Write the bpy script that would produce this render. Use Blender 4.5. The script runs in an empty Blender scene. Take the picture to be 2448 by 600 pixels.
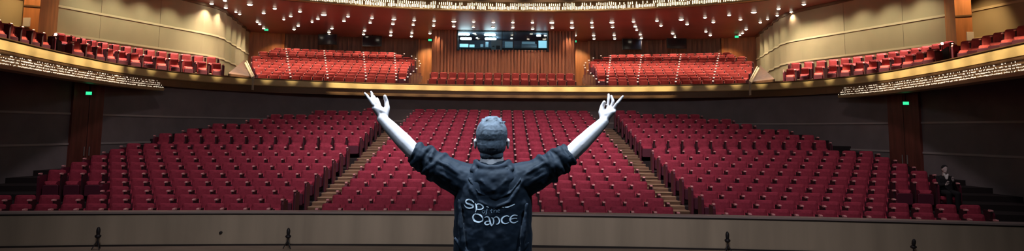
import bpy, bmesh, math, random
import numpy as np
from mathutils import Vector, Matrix
from mathutils.bvhtree import BVHTree

random.seed(7)
C = bpy.context.scene
COL = C.collection

# ------------------------------------------------------------------ camera, world, exposure, large lights
F_PX, PITCH, ROLL, CAM_X, CAM_Z = 1598.0, math.radians(6.0), 0.0105, 0.13, 1.73
PPX, PPY = 1206.0, 142.0
cd = bpy.data.cameras.new('camera')
cam = bpy.data.objects.new('camera', cd)
COL.objects.link(cam)
cd.sensor_fit = 'HORIZONTAL'
cd.sensor_width = 36.0
cd.lens = F_PX * 36.0 / 2448.0
cd.shift_x = (1224 - PPX) / 2448.0
cd.shift_y = (PPY - 300) / 2448.0
cd.clip_start, cd.clip_end = 0.05, 300
CAM_R = Matrix.Rotation(math.pi / 2 + PITCH, 3, 'X') @ Matrix.Rotation(ROLL, 3, 'Z')
cam.matrix_world = Matrix.Translation((CAM_X, 0, CAM_Z)) @ CAM_R.to_4x4()
C.camera = cam

C.view_settings.view_transform = 'Standard'
C.view_settings.look = 'None'
C.view_settings.gamma = 1.0
C.view_settings.use_curve_mapping = False
C.view_settings.exposure = 0.2
C.cycles.use_denoising = True
C.cycles.sample_clamp_indirect = 4.0
C.cycles.max_bounces = 6

w = bpy.data.worlds.new('world')
C.world = w
w.use_nodes = True
w.node_tree.nodes['Background'].inputs['Color'].default_value = (0.55, 0.5, 0.6, 1)
w.node_tree.nodes['Background'].inputs['Strength'].default_value = 0.018


def lamp(name, kind, loc, energy, color=(1, 1, 1), aim=None, size=0.2, cone=60, blend=0.6, size_y=None):
    d = bpy.data.lights.new(name, kind)
    d.energy = energy
    d.color = color
    if kind == 'AREA':
        d.size = size
        if size_y:
            d.shape = 'RECTANGLE'
            d.size_y = size_y
    else:
        d.shadow_soft_size = size
    if kind == 'SPOT':
        d.spot_size = math.radians(cone)
        d.spot_blend = blend
    o = bpy.data.objects.new(name, d)
    o.location = loc
    if aim is not None:
        v = Vector(aim) - Vector(loc)
        o.rotation_euler = v.to_track_quat('-Z', 'Y').to_euler()
    COL.objects.link(o)
    return o


# house lamps high over the stalls, an unseen wash added over the camera as frontal fill, follow spots on the performer
lamp('house_lamp', 'SPOT', (0, 17, 16.5), 9000, (1.0, 0.80, 0.84), (0, 26.0, 0), 0.7, 62, 0.9)
lamp('house_lamp', 'SPOT', (-5, 15, 16), 2300, (1.0, 0.80, 0.84), (-8.5, 22, 0), 0.7, 60, 0.9)
lamp('house_lamp', 'SPOT', (5, 15, 16), 2300, (1.0, 0.80, 0.84), (8.5, 22, 0), 0.7, 60, 0.9)
lamp('stage_fill_lamp', 'SPOT', (0, 0.5, 8.5), 2500, (0.98, 0.90, 0.98), (0, 19, 0.0), 0.8, 84, 1.0)
lamp('stage_spot_lamp', 'SPOT', (-0.3, 3.3, 9.0), 8000, (0.66, 0.83, 1.0), (-0.07, 3.6, 1.6), 0.15, 17, 0.5)
lamp('stage_spot_lamp', 'SPOT', (2.6, 1.2, 8.0), 1500, (0.50, 0.74, 1.0), (-0.0, 3.6, 1.6), 0.15, 18, 0.5)
lamp('stage_spot_lamp', 'SPOT', (-2.6, 1.2, 8.0), 1500, (0.50, 0.74, 1.0), (-0.1, 3.6, 1.6), 0.15, 18, 0.5)


# ------------------------------------------------------------------ measuring: a pixel of the 2448x600 photograph to a world point
def ray(px, py):
    d = CAM_R @ Vector(((px - PPX) / F_PX, -(py - PPY) / F_PX, -1.0))
    return d


def atY(px, py, Y):
    d = ray(px, py)
    t = Y / d.y
    return Vector((CAM_X, 0, CAM_Z)) + d * t


def atZ(px, py, Z):
    d = ray(px, py)
    t = (Z - CAM_Z) / d.z
    return Vector((CAM_X, 0, CAM_Z)) + d * t


def project(p):
    v = CAM_R.transposed() @ (Vector(p) - Vector((CAM_X, 0, CAM_Z)))
    return PPX + F_PX * v.x / -v.z, PPY - F_PX * v.y / -v.z


# ------------------------------------------------------------------ materials
def mat(name, color, rough=0.6, metal=0.0, emit=None, estr=0.0, noise=None, spec=0.5, sheen=0.0):
    """noise = (scale, amount, stretch) : colour variation of the material itself"""
    m = bpy.data.materials.new(name)
    m.use_nodes = True
    nt = m.node_tree
    b = nt.nodes['Principled BSDF']
    b.inputs['Base Color'].default_value = (*color, 1)
    b.inputs['Roughness'].default_value = rough
    b.inputs['Metallic'].default_value = metal
    b.inputs['Specular IOR Level'].default_value = spec
    if sheen:
        b.inputs['Sheen Weight'].default_value = sheen
    if emit:
        b.inputs['Emission Color'].default_value = (*emit, 1)
        b.inputs['Emission Strength'].default_value = estr
    if noise:
        sc, amt, st = noise
        tc = nt.nodes.new('ShaderNodeTexCoord')
        mp = nt.nodes.new('ShaderNodeMapping')
        mp.inputs['Scale'].default_value = st
        nz = nt.nodes.new('ShaderNodeTexNoise')
        nz.inputs['Scale'].default_value = sc
        nz.inputs['Detail'].default_value = 4
        cr = nt.nodes.new('ShaderNodeValToRGB')
        cr.color_ramp.elements[0].position = 0.3
        cr.color_ramp.elements[1].position = 0.7
        cr.color_ramp.elements[0].color = (*[max(0, c * (1 - amt)) for c in color], 1)
        cr.color_ramp.elements[1].color = (*[min(1, c * (1 + amt)) for c in color], 1)
        nt.links.new(tc.outputs['Object'], mp.inputs['Vector'])
        nt.links.new(mp.outputs['Vector'], nz.inputs['Vector'])
        nt.links.new(nz.outputs['Fac'], cr.inputs['Fac'])
        nt.links.new(cr.outputs['Color'], b.inputs['Base Color'])
    return m


M = dict(
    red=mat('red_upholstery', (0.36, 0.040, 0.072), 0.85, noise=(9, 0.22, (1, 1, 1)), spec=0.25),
    red_b=mat('red_upholstery_warm_lit', (0.52, 0.080, 0.074), 0.85, noise=(9, 0.22, (1, 1, 1)), spec=0.25),  # same red cloth; warm downlight brightness put into the colour
    plum=mat('plum_seat_shell', (0.095, 0.014, 0.032), 0.55),
    arm=mat('arm_tip_highlight', (0.80, 0.36, 0.36), 0.4),  # top-lit brightness of the armrest tip put into its colour
    armdark=mat('dark_arm_support', (0.045, 0.010, 0.016), 0.6),
    panel=mat('plum_end_panel', (0.115, 0.016, 0.035), 0.5),
    step=mat('brown_step_wood', (0.20, 0.115, 0.065), 0.55, noise=(2.0, 0.35, (1, 6, 6))),
    nosing=mat('pale_step_nosing', (0.42, 0.30, 0.18), 0.5),
    pit=mat('beige_pit_panel', (0.46, 0.39, 0.28), 0.6, noise=(0.8, 0.16, (2.4, 1, 0.25))),
    pitfloor=mat('pit_floor_wood', (0.30, 0.24, 0.175), 0.6, noise=(1.5, 0.15, (1, 4, 4))),
    cap=mat('rail_cap', (0.36, 0.30, 0.27), 0.4),
    black=mat('black_metal', (0.012, 0.012, 0.014), 0.5),
    dark=mat('dark_gap', (0.02, 0.016, 0.014), 0.7),
    wall_low=mat('dark_acoustic_wall', (0.22, 0.19, 0.19), 0.8, noise=(1.2, 0.12, (1, 1, 1))),
    groove=mat('wall_reveal_strip', (0.42, 0.38, 0.36), 0.5),
    floor_side=mat('dark_side_floor', (0.018, 0.012, 0.012), 0.9),  # side floor, far darker than the aisle wood
    glint=mat('pale_glint', (0.9, 0.7, 0.6), 0.4, emit=(1.0, 0.74, 0.6), estr=1.8),
    door_low=mat('dark_red_door_wood', (0.17, 0.045, 0.032), 0.5, noise=(1.5, 0.3, (4, 4, 0.5))),
    gold=mat('gold_fascia', (0.70, 0.52, 0.24), 0.45, 0.25, noise=(1.0, 0.16, (1, 1, 3))),
    bronze=mat('bronze_trim', (0.16, 0.09, 0.045), 0.45, 0.5),
    soffit=mat('dark_soffit', (0.10, 0.07, 0.055), 0.6),
    beige=mat('champagne_wall_panel', (0.47, 0.415, 0.265), 0.55, noise=(0.7, 0.10, (1, 1, 0.5))),
    beige_line=mat('pale_wall_reveal', (0.75, 0.66, 0.45), 0.45),
    ceil=mat('dark_red_ceiling', (0.27, 0.082, 0.076), 0.42, noise=(0.35, 0.18, (1, 1, 1))),
    rib=mat('ribbed_wood', (0.27, 0.105, 0.055), 0.5, noise=(1.2, 0.3, (5, 5, 0.4))),
    rib_dark=mat('ribbed_wood_dark', (0.19, 0.10, 0.062), 0.55, noise=(1.2, 0.3, (5, 5, 0.4))),
    flank=mat('flank_wood', (0.115, 0.055, 0.032), 0.6, noise=(1.2, 0.3, (4, 4, 0.5))),
    wood=mat('amber_wood', (0.42, 0.17, 0.06), 0.45, noise=(1.3, 0.28, (4, 4, 0.5))),
    carpet=mat('brown_balcony_floor', (0.20, 0.10, 0.06), 0.8, noise=(3, 0.2, (1, 1, 1))),
    lens=mat('lit_lens', (1, 1, 1), 0.4, emit=(1.0, 0.88, 0.70), estr=9),
    crystal=mat('lit_crystal', (1, 0.9, 0.7), 0.2, emit=(1.0, 0.86, 0.56), estr=1.5),
    crystal_w=mat('lit_crystal_white', (1, 0.95, 0.9), 0.2, emit=(1.0, 0.80, 0.58), estr=1.5),
    green=mat('green_exit_light', (0.02, 0.3, 0.15), 0.4, emit=(0.04, 0.8, 0.33), estr=1.1),
    white=mat('white_plate', (0.8, 0.76, 0.72), 0.5),
    steel=mat('brushed_steel', (0.6, 0.57, 0.52), 0.35, 0.8),
    screen=mat('lit_screen', (0.1, 0.2, 0.25), 0.3, emit=(0.45, 0.85, 1.0), estr=0.9),
    screen_dim=mat('dim_screen', (0.1, 0.16, 0.2), 0.3, emit=(0.35, 0.6, 0.75), estr=0.22),
    booth=mat('booth_wall_blue_grey', (0.05, 0.07, 0.10), 0.7),
    boothlamp=mat('booth_lamp_lens', (1, 1, 1), 0.4, emit=(0.8, 0.97, 1.0), estr=14),
    skin=mat('skin', (0.62, 0.52, 0.49), 0.55, noise=(14, 0.07, (1, 1, 1))),
    hair=mat('short_grey_hair', (0.085, 0.095, 0.112), 0.8, noise=(30, 0.55, (1, 1, 1.4))),
    hoodie=mat('dark_navy_cotton', (0.0034, 0.0072, 0.0145), 0.72, noise=(8, 0.25, (1, 1, 1)), spec=0.26, sheen=0.03),
    denim=mat('dark_denim', (0.02, 0.028, 0.05), 0.9, noise=(30, 0.3, (1, 1, 1))),
    shoe=mat('black_leather', (0.012, 0.012, 0.012), 0.4),
    ink=mat('white_print', (0.9, 0.92, 0.95), 0.6),
    ink_dim=mat('grey_print', (0.20, 0.24, 0.29), 0.6),
    suit=mat('black_suit_cloth', (0.008, 0.008, 0.010), 0.9),
    shirt=mat('white_shirt', (0.75, 0.74, 0.70), 0.7),
    stage=mat('black_stage_floor', (0.03, 0.03, 0.032), 0.4),
)
gm = bpy.data.materials.new('booth_glass')
gm.use_nodes = True
nt = gm.node_tree
nt.nodes.remove(nt.nodes['Principled BSDF'])
_tr, _gl, _mx = nt.nodes.new('ShaderNodeBsdfTransparent'), nt.nodes.new('ShaderNodeBsdfGlossy'), nt.nodes.new('ShaderNodeMixShader')
_tr.inputs['Color'].default_value = (0.82, 0.92, 0.95, 1)
_gl.inputs['Roughness'].default_value = 0.05
_mx.inputs['Fac'].default_value = 0.07
nt.links.new(_tr.outputs[0], _mx.inputs[1])
nt.links.new(_gl.outputs[0], _mx.inputs[2])
nt.links.new(_mx.outputs[0], nt.nodes['Material Output'].inputs['Surface'])
M['glass'] = gm


# ------------------------------------------------------------------ helpers
class MB:
    """collects shapes, builds ONE mesh object"""

    def __init__(self):
        self.v, self.f = [], []

    def add(self, verts, faces):
        b = len(self.v)
        self.v += [tuple(p) for p in verts]
        self.f += [tuple(b + i for i in q) for q in faces]
        return self

    def box(self, lo, hi, mtx=None):
        x0, y0, z0 = lo
        x1, y1, z1 = hi
        P = [Vector(p) for p in ((x0, y0, z0), (x1, y0, z0), (x1, y1, z0), (x0, y1, z0), (x0, y0, z1), (x1, y0, z1), (x1, y1, z1), (x0, y1, z1))]
        if mtx is not None:
            P = [mtx @ p for p in P]
        return self.add(P, [(3, 2, 1, 0), (4, 5, 6, 7), (0, 1, 5, 4), (1, 2, 6, 5), (2, 3, 7, 6), (3, 0, 4, 7)])

    def prism(self, poly, z0, z1):
        """poly: xy points"""
        n = len(poly)
        V = [(x, y, z0) for x, y in poly] + [(x, y, z1) for x, y in poly]
        F = [tuple(range(n - 1, -1, -1)), tuple(range(n, 2 * n))] + [(i, (i + 1) % n, n + (i + 1) % n, n + i) for i in range(n)]
        return self.add(V, F)

    def rings(self, rings, cap0=True, cap1=True):
        n = len(rings[0])
        V = [p for r in rings for p in r]
        F = []
        for k in range(len(rings) - 1):
            for i in range(n):
                j = (i + 1) % n
                F.append((k * n + i, k * n + j, (k + 1) * n + j, (k + 1) * n + i))
        if cap0:
            F.append(tuple(range(n - 1, -1, -1)))
        if cap1:
            F.append(tuple(range((len(rings) - 1) * n, len(rings) * n)))
        return self.add(V, F)

    def tube(self, pts, r, n=8, rs=None):
        pts = [Vector(p) for p in pts]
        R = []
        up = Vector((0.13, 0.31, 0.94))
        for i, p in enumerate(pts):
            t = (pts[min(i + 1, len(pts) - 1)] - pts[max(i - 1, 0)]).normalized()
            a = t.cross(up)
            if a.length < 1e-3:
                a = t.cross(Vector((1, 0, 0)))
            a.normalize()
            b = t.cross(a)
            rr = rs[i] if rs else r
            R.append([p + (a * math.cos(u) + b * math.sin(u)) * rr for u in [2 * math.pi * k / n for k in range(n)]])
        return self.rings(R)

    def lathe(self, prof, n=16, mtx=None):
        R = []
        for r, z in prof:
            ring = [Vector((r * math.cos(2 * math.pi * k / n), r * math.sin(2 * math.pi * k / n), z)) for k in range(n)]
            if mtx is not None:
                ring = [mtx @ p for p in ring]
            R.append(ring)
        return self.rings(R)

    def sweep(self, path, prof, closed=True):
        """path: xy points; prof: (offset outwards, z). Surface swept along the path."""
        P = [Vector((p[0], p[1], 0)) for p in path]
        R = []
        for i, p in enumerate(P):
            t = (P[min(i + 1, len(P) - 1)] - P[max(i - 1, 0)]).normalized()
            nrm = Vector((-t.y, t.x, 0))
            R.append([p + nrm * o + Vector((0, 0, z)) for o, z in prof])
        n = len(prof)
        V = [q for r in R for q in r]
        F = []
        for k in range(len(R) - 1):
            for i in range(n if closed else n - 1):
                j = (i + 1) % n
                F.append((k * n + i, k * n + j, (k + 1) * n + j, (k + 1) * n + i))
        if closed:
            F.append(tuple(range(n - 1, -1, -1)))
            F.append(tuple(range((len(R) - 1) * n, len(R) * n)))
        return self.add(V, F)

    def mesh(self, name, mats):
        me = bpy.data.meshes.new(name)
        me.from_pydata(self.v, [], self.f)
        for m in (mats if isinstance(mats, (list, tuple)) else [mats]):
            me.materials.append(m)
        bm = bmesh.new()
        bm.from_mesh(me)
        bmesh.ops.recalc_face_normals(bm, faces=bm.faces)
        bm.to_mesh(me)
        bm.free()
        return me

    def build(self, name, m, parent=None, smooth=False, bevel=0.0):
        me = self.mesh(name, m)
        if bevel or smooth:
            bm = bmesh.new()
            bm.from_mesh(me)
            if bevel:
                es = [e for e in bm.edges if len(e.link_faces) == 2 and e.calc_face_angle(0) > 0.6]
                bmesh.ops.bevel(bm, geom=es, offset=bevel, segments=2, affect='EDGES', profile=0.6)
            if smooth:
                for f in bm.faces:
                    f.smooth = True
            bm.to_mesh(me)
            bm.free()
        return link(name, me, parent)


def link(name, data, parent=None):
    o = bpy.data.objects.new(name, data)
    COL.objects.link(o)
    if parent is not None:
        o.parent = parent
    return o


def tag(o, label=None, cat=None, group=None, kind=None):
    if label:
        o['label'] = label
    if cat:
        o['category'] = cat
    if group:
        o['group'] = group
    if kind:
        o['kind'] = kind
    return o


def struct(o):
    o['kind'] = 'structure'
    return o


def empty(name, loc=(0, 0, 0), rz=0.0):
    o = bpy.data.objects.new(name, None)
    o.empty_display_size = 0.1
    o.location = loc
    o.rotation_euler = (0, 0, rz)
    COL.objects.link(o)
    return o


KIDS = {}


def copy_tree(o, parent=None):
    c = o.copy()
    COL.objects.link(c)
    if parent is not None:
        c.parent = parent
    if o not in KIDS:
        KIDS[o] = list(o.children)
    for ch in KIDS[o]:
        copy_tree(ch, c)
    return c


ORD = 'first second third fourth fifth sixth seventh eighth ninth tenth eleventh twelfth thirteenth fourteenth fifteenth sixteenth seventeenth eighteenth nineteenth twentieth'.split()


def ordw(i):
    if i < 20:
        return ORD[i]
    return 'twenty-' + ORD[i - 20] if i < 29 else 'thirtieth'


def crom(pts, step):
    """Catmull-Rom through xy points, resampled evenly"""
    P = [Vector((p[0], p[1], 0)) for p in pts]
    P = [P[0] * 2 - P[1]] + P + [P[-1] * 2 - P[-2]]
    dense = []
    for i in range(1, len(P) - 2):
        for k in range(24):
            t = k / 24
            a, b, c, d = P[i - 1], P[i], P[i + 1], P[i + 2]
            dense.append(0.5 * ((2 * b) + (c - a) * t + (2 * a - 5 * b + 4 * c - d) * t * t + (3 * b - a - 3 * c + d) * t ** 3))
    dense.append(P[-2])
    return resample(dense, step)


def resample(dense, step):
    dense = [Vector((p[0], p[1], 0)) for p in dense]
    acc = [0.0]
    for i in range(1, len(dense)):
        acc.append(acc[-1] + (dense[i] - dense[i - 1]).length)
    n = max(2, round(acc[-1] / step))
    out, j = [], 0
    for k in range(n + 1):
        s = acc[-1] * k / n
        while j < len(acc) - 2 and acc[j + 1] < s:
            j += 1
        u = (s - acc[j]) / max(1e-9, acc[j + 1] - acc[j])
        q = dense[j].lerp(dense[j + 1], u)
        out.append((q.x, q.y))
    return out


def offset_path(path, d):
    P = [Vector((p[0], p[1], 0)) for p in path]
    out = []
    for i, p in enumerate(P):
        t = (P[min(i + 1, len(P) - 1)] - P[max(i - 1, 0)]).normalized()
        out.append((p.x - t.y * d, p.y + t.x * d))
    return out


def mirror(pts):
    return [(-x, y) for x, y in reversed(pts)]


def poly_plate(name, outline, z, m, thick=0.0):
    """a flat plate of any outline (concave too)"""
    bm = bmesh.new()
    vs = [bm.verts.new((x, y, z)) for x, y in outline]
    es = [bm.edges.new((vs[i], vs[(i + 1) % len(vs)])) for i in range(len(vs))]
    bmesh.ops.triangle_fill(bm, use_beauty=True, edges=es, normal=(0, 0, 1))
    if thick:
        g = bmesh.ops.extrude_face_region(bm, geom=bm.faces[:])
        for v in g['geom']:
            if isinstance(v, bmesh.types.BMVert):
                v.co.z += thick
    bmesh.ops.recalc_face_normals(bm, faces=bm.faces)
    me = bpy.data.meshes.new(name)
    bm.to_mesh(me)
    bm.free()
    me.materials.append(m)
    return link(name, me)


# ------------------------------------------------------------------ plan of the hall (metres; axis x = 0, stage floor z = 0)
def zr(h):           # height above the camera to z
    return CAM_Z + h


PITCH_SEAT = 0.553
ROW_Y = [17.0 + k for k in range(18)]
ARM = [1.98, 1.862, 1.735, 1.58, 1.41, 1.238, 1.064, .895, .722, .548, .37, .18, -.01, -.2, -.39, -.56, -.73, -.89]
ROW_Z = [zr(-a - 0.80) for a in ARM]
SIDE_Y = ROW_Y[:9] + [27.2 + k for k in range(7)]
SIDE_Z = ROW_Z[:9] + [zr(t - 0.90) for t in (-.28, -.09, .13, .36, .585, .815, 1.0)]
CURV = 140.0         # rows: Y = Y0 - x*x/CURV

GOLD_L = [(-11.6, 9.5), (-12.8, 14.0), (-13.6, 18.1), (-14.35, 22.3), (-14.55, 27.0), (-12.75, 31.4), (-8.5, 34.0), (-4.5, 35.2)]
GOLD = crom(GOLD_L + [(0, 35.6)] + mirror(GOLD_L), 0.30)
WALL_L = [(-18.4, 9.0), (-17.2, 15.0), (-16.1, 19.5), (-15.55, 22.9), (-15.15, 25.3), (-14.55, 28.2), (-12.9, 31.6), (-9.6, 34.4), (-5, 36.0)]
WALL_ST = crom(WALL_L + [(0, 36.5)] + mirror(WALL_L), 0.35)
Z_SOF = zr(1.70)
Z_BFL = zr(1.76)
Z_GOLD0, Z_GOLD1 = zr(1.99), zr(2.33)
Z_CEIL = zr(6.37)


def wall_x(y):
    best = 18.0
    for (x0, y0), (x1, y1) in zip(WALL_ST, WALL_ST[1:]):
        if x0 <= 0 and min(y0, y1) <= y <= max(y0, y1) and y0 != y1:
            best = abs(x0 + (x1 - x0) * (y - y0) / (y1 - y0))
    return best


# stage and pit
struct(MB().box((-14, -6, -0.3), (14, 7.2, 0.0)).build('floor_stage', M['stage']))
struct(MB().box((-20, 7.2, -1.12), (20, 15.8, -0.97)).build('floor_pit', M['pitfloor']))
pit_path = [(x, 16.05 - x * x / CURV) for x in np.linspace(-17, 17, 69)]
pw = struct(MB().sweep(pit_path, [(-0.12, -1.0), (-0.12, -0.28), (0.1, -0.28), (0.1, -1.0)]).build('wall_pit', M['pit']))
MB().sweep(pit_path, [(-0.135, -0.28), (-0.135, -0.245), (0.12, -0.245), (0.12, -0.28)]).build('black_rail_joint', M['dark'], pw)
MB().sweep(pit_path, [(-0.17, -0.245), (-0.17, -0.205), (0.14, -0.205), (0.14, -0.245)]).build('rail_cap', M['cap'], pw)
bb = MB().sweep(pit_path, [(-0.16, -1.0), (-0.16, -0.935), (-0.12, -0.935), (-0.12, -1.0)])
struct(bb.build('baseboard_pit', M['dark']))

# terraces of the stalls
def arc_strip(mb, y0, y1, z, xa, xb, zprev=None):
    n = max(2, int(abs(xb - xa) / 0.8) + 1)
    xs = np.linspace(xa, xb, n + 1)
    V, Fc = [], []
    for x in xs:
        V += [(x, y0 - x * x / CURV, z), (x, y1 - x * x / CURV, z), (x, y0 - x * x / CURV, (zprev if zprev is not None else z - 0.3))]
    for i in range(n):
        a = 3 * i
        Fc += [(a, a + 3, a + 4, a + 1), (a + 2, a + 5, a + 3, a)]
    mb.add(V, Fc)


fl = MB()
for k in range(18):
    y0 = ROW_Y[k] - 0.62 if k else 16.1
    y1 = ROW_Y[k] + 0.38 if k < 17 else 38.5
    arc_strip(fl, y0, y1, ROW_Z[k], -5.55, 5.55, ROW_Z[k - 1] if k else ROW_Z[0] - 0.2)
struct(fl.build('floor_stalls', M['step']))
fl = MB()
for s in (-1, 1):
    for k in range(16):
        y0 = SIDE_Y[k] - 0.62 if k else 16.1
        y1 = SIDE_Y[k + 1] - 0.62 if k < 15 else 38.5
        xo = wall_x(SIDE_Y[k] - 1.3) + 0.6
        arc_strip(fl, y0, y1, SIDE_Z[k], s * 5.5, s * xo, SIDE_Z[k - 1] if k else ROW_Z[0] - 0.2)
struct(fl.build('floor_side_stalls', M['floor_side']))
ns = MB()
hs = MB()
for s in (-1, 1):
    for k in range(18):
        xm = s * 5.0
        y = ROW_Y[k] - 0.62 - xm * xm / CURV
        if k:
            ns.box((xm - 0.54, y - 0.02, ROW_Z[k] - 0.005), (xm + 0.54, y + 0.16, ROW_Z[k] + 0.012))
        if k >= 3 and k < 17:
            z2 = ROW_Z[k] + (ROW_Z[k + 1] - ROW_Z[k]) * 0.5
            hs.box((xm - 0.54, y + 0.5, ROW_Z[k]), (xm + 0.54, y + 1.0, z2))
            ns.box((xm - 0.54, y + 0.48, z2 - 0.005), (xm + 0.54, y + 0.62, z2 + 0.012))
struct(hs.build('floor_aisle_steps', M['step']))
struct(ns.build('trim_1', M['nosing']))
# low wall that closes the raised side seating over the aisle
for s, nm in ((-1, 'wall_left_parapet'), (1, 'wall_right_parapet')):
    mb = MB()
    mb.box((s * 5.505 - 0.015, 26.0, SIDE_Z[8]), (s * 5.505 + 0.015, 33.0, SIDE_Z[9]))
    struct(mb.build(nm, M['panel']))

# dark walls round the stalls
struct(MB().sweep(WALL_ST, [(0, -1.4), (0, Z_SOF + 0.05), (0.25, Z_SOF + 0.05), (0.25, -1.4)]).build('wall_stalls', M['wall_low']))
for i, h in enumerate((0.405, -0.67)):
    struct(MB().sweep(WALL_ST, [(-0.03, zr(h) - 0.035), (-0.03, zr(h) + 0.035), (0.0, zr(h) + 0.035), (0.0, zr(h) - 0.035)]).build('trim_%d' % (i + 2), M['groove']))


def wall_section(y0, y1):
    return [p for p in WALL_ST if p[0] < 0 and y0 <= p[1] <= y1]


for s, nm in ((-1, 'door_1'), (1, 'door_2')):
    lo, hi = (164, 240) if s < 0 else (2128, 2206)
    sec = [p for p in resample(WALL_ST, 0.05) if p[1] > 12 and p[0] * s > 0 and lo <= project((p[0], p[1], 1.6))[0] <= hi]
    d = struct(MB().sweep(sec, [(-0.09, -1.0), (-0.09, Z_SOF), (0.02, Z_SOF), (0.02, -1.0)]).build(nm, M['door_low']))
    mid = sec[len(sec) // 2]
    t = Vector((sec[-1][0] - sec[0][0], sec[-1][1] - sec[0][1], 0)).normalized()
    nrm = Vector((t.y, -t.x, 0))
    for e in (-1, 1):
        c = Vector((mid[0], mid[1], 0.0)) + nrm * 0.12 + t * (e * 0.12)
        MB().tube([c + Vector((0, 0, 0.62)), c + Vector((0, 0, 0.95))], 0.022).build('door_handle', M['steel'], d)
    c = Vector((mid[0], mid[1], 0)) + nrm * 0.09
    MB().box((-0.006, -0.012, -0.9), (0.006, 0.004, 3.2), Matrix.Translation(c) @ Matrix.Rotation(math.atan2(t.y, t.x), 4, 'Z')).build('leaf_joint', M['dark'], d)

# ------------------------------------------------------------------ balcony shell
outer = [(-24, 9.5), (-24, 52), (24, 52), (24, 9.5)]
gold_in = offset_path(GOLD, 0.05)
ring = [tuple(p) for p in gold_in] + [(24, 9.5), (24, 52), (-24, 52), (-24, 9.5)]
struct(poly_plate('ceiling_stalls', ring, Z_SOF, M['soffit']))
struct(poly_plate('floor_balcony', ring, Z_BFL, M['carpet']))
gf = struct(MB().sweep(GOLD, [(0.0, Z_GOLD0), (-0.03, Z_GOLD0 + 0.04), (-0.03, Z_GOLD1 - 0.04), (0.0, Z_GOLD1), (0.14, Z_GOLD1), (0.14, Z_GOLD0)]).build('wall_balcony_front', M['gold'], smooth=False))
MB().sweep(GOLD, [(-0.05, Z_GOLD1), (-0.05, Z_GOLD1 + 0.03), (0.16, Z_GOLD1 + 0.03), (0.16, Z_GOLD1)]).build('handrail_cap', M['bronze'], gf)
MB().sweep(GOLD, [(0.06, Z_SOF), (0.06, Z_GOLD0), (0.14, Z_GOLD0), (0.14, Z_SOF)]).build('bronze_underband', M['bronze'], gf)
MB().sweep(GOLD, [(-0.04, Z_SOF - 0.02), (-0.04, Z_SOF + 0.06), (0.10, Z_SOF + 0.06), (0.10, Z_SOF - 0.02)]).build('lower_lip', M['bronze'], gf)


def rods(path, z0, z1, r, gap, jitter, off, rows=1, drop=0.0, flat=False):
    """many lit crystal drops hung along a path"""
    mb = MB()
    P = resample(path, gap)
    P = offset_path(P, off)
    for i, (x, y) in enumerate(P):
        for q in range(rows):
            if random.random() < drop:
                continue
            h = (z1 - z0) / rows
            a = z0 + q * h + random.uniform(0, jitter) * h
            b = z0 + (q + 1) * h - random.uniform(0.05, 0.12 + jitter) * h
            if b - a < 0.01:
                continue
            m_ = (a + b) / 2
            if flat:
                mb.add([(x - r, y, a), (x, y - r, a), (x + r, y, a), (x, y + r, a), (x - r, y, b), (x, y - r, b), (x + r, y, b), (x, y + r, b)],
                       [(3, 2, 1, 0), (4, 5, 6, 7), (0, 1, 5, 4), (1, 2, 6, 5), (2, 3, 7, 6), (3, 0, 4, 7)])
                continue
            mb.add([(x - r, y, m_), (x, y - r, m_), (x + r, y, m_), (x, y + r, m_), (x, y, a), (x, y, b)],
                   [(0, 1, 5), (1, 2, 5), (2, 3, 5), (3, 0, 5), (1, 0, 4), (2, 1, 4), (3, 2, 4), (0, 3, 4)])
    return mb


def sub_path(path, f):
    return [p for p in path if f(p)]


# faint drops under the gold band
tag(rods(sub_path(GOLD, lambda p: abs(p[0]) < 14.5 and p[1] > 27), Z_SOF + 0.09, Z_GOLD0 - 0.06, 0.011, 0.16, 0.3, -0.02, 1, 0.55).build('crystal_drops', M['bronze']),
    'thin row of dull crystal drops hanging under the golden front of the middle balcony', 'crystals', kind='stuff')
# crystal boxes under the side boxes
for s, side in ((-1, 'left'), (1, 'right')):
    def keep(p):
        return (p[0] * s > 0) and 9 < p[1] < 27.9
    sp = sub_path(GOLD, keep)
    t = empty('crystal_chandelier')
    tag(t, 'long crystal chandelier strip with rows of lit drops under the %s side balcony boxes' % side, 'chandelier')
    MB().sweep(sp, [(-0.42, zr(1.46)), (-0.46, zr(1.56)), (0.05, zr(1.56)), (0.05, zr(1.46))]).build('lower_lip', M['gold'], t)
    MB().sweep(sp, [(-0.06, zr(1.56)), (-0.06, zr(1.985)), (0.04, zr(1.985)), (0.04, zr(1.56))]).build('backing', M['bronze'], t)
    MB().sweep(sp, [(-0.10, zr(1.94)), (-0.10, zr(1.985)), (0.0, zr(1.985)), (0.0, zr(1.94))]).build('top_rail', M['bronze'], t)
    cr = MB()
    for q in range(4):
        off = -0.12 - 0.09 * (3 - q)
        zt = zr(1.60 + 0.092 * q)
        r_ = rods(sp, zt - 0.034, zt + 0.030, 0.0125, 0.058, 0.3, off, 1, (0.10, 0.16, 0.30, 0.60)[q])
        cr.add(r_.v, r_.f)
    o = cr.build('crystal_drops', M['crystal_w'], t)
    o['kind'] = 'stuff'
    wires = MB()
    for q in range(4):
        off = -0.12 - 0.09 * (3 - q)
        zt = zr(1.60 + 0.092 * q) + 0.038
        wires.sweep(sp, [(off - 0.006, zt), (off - 0.006, zt + 0.012), (off + 0.006, zt + 0.012), (off + 0.006, zt)])
    wires.build('hanging_rail', M['bronze'], t)

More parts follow.
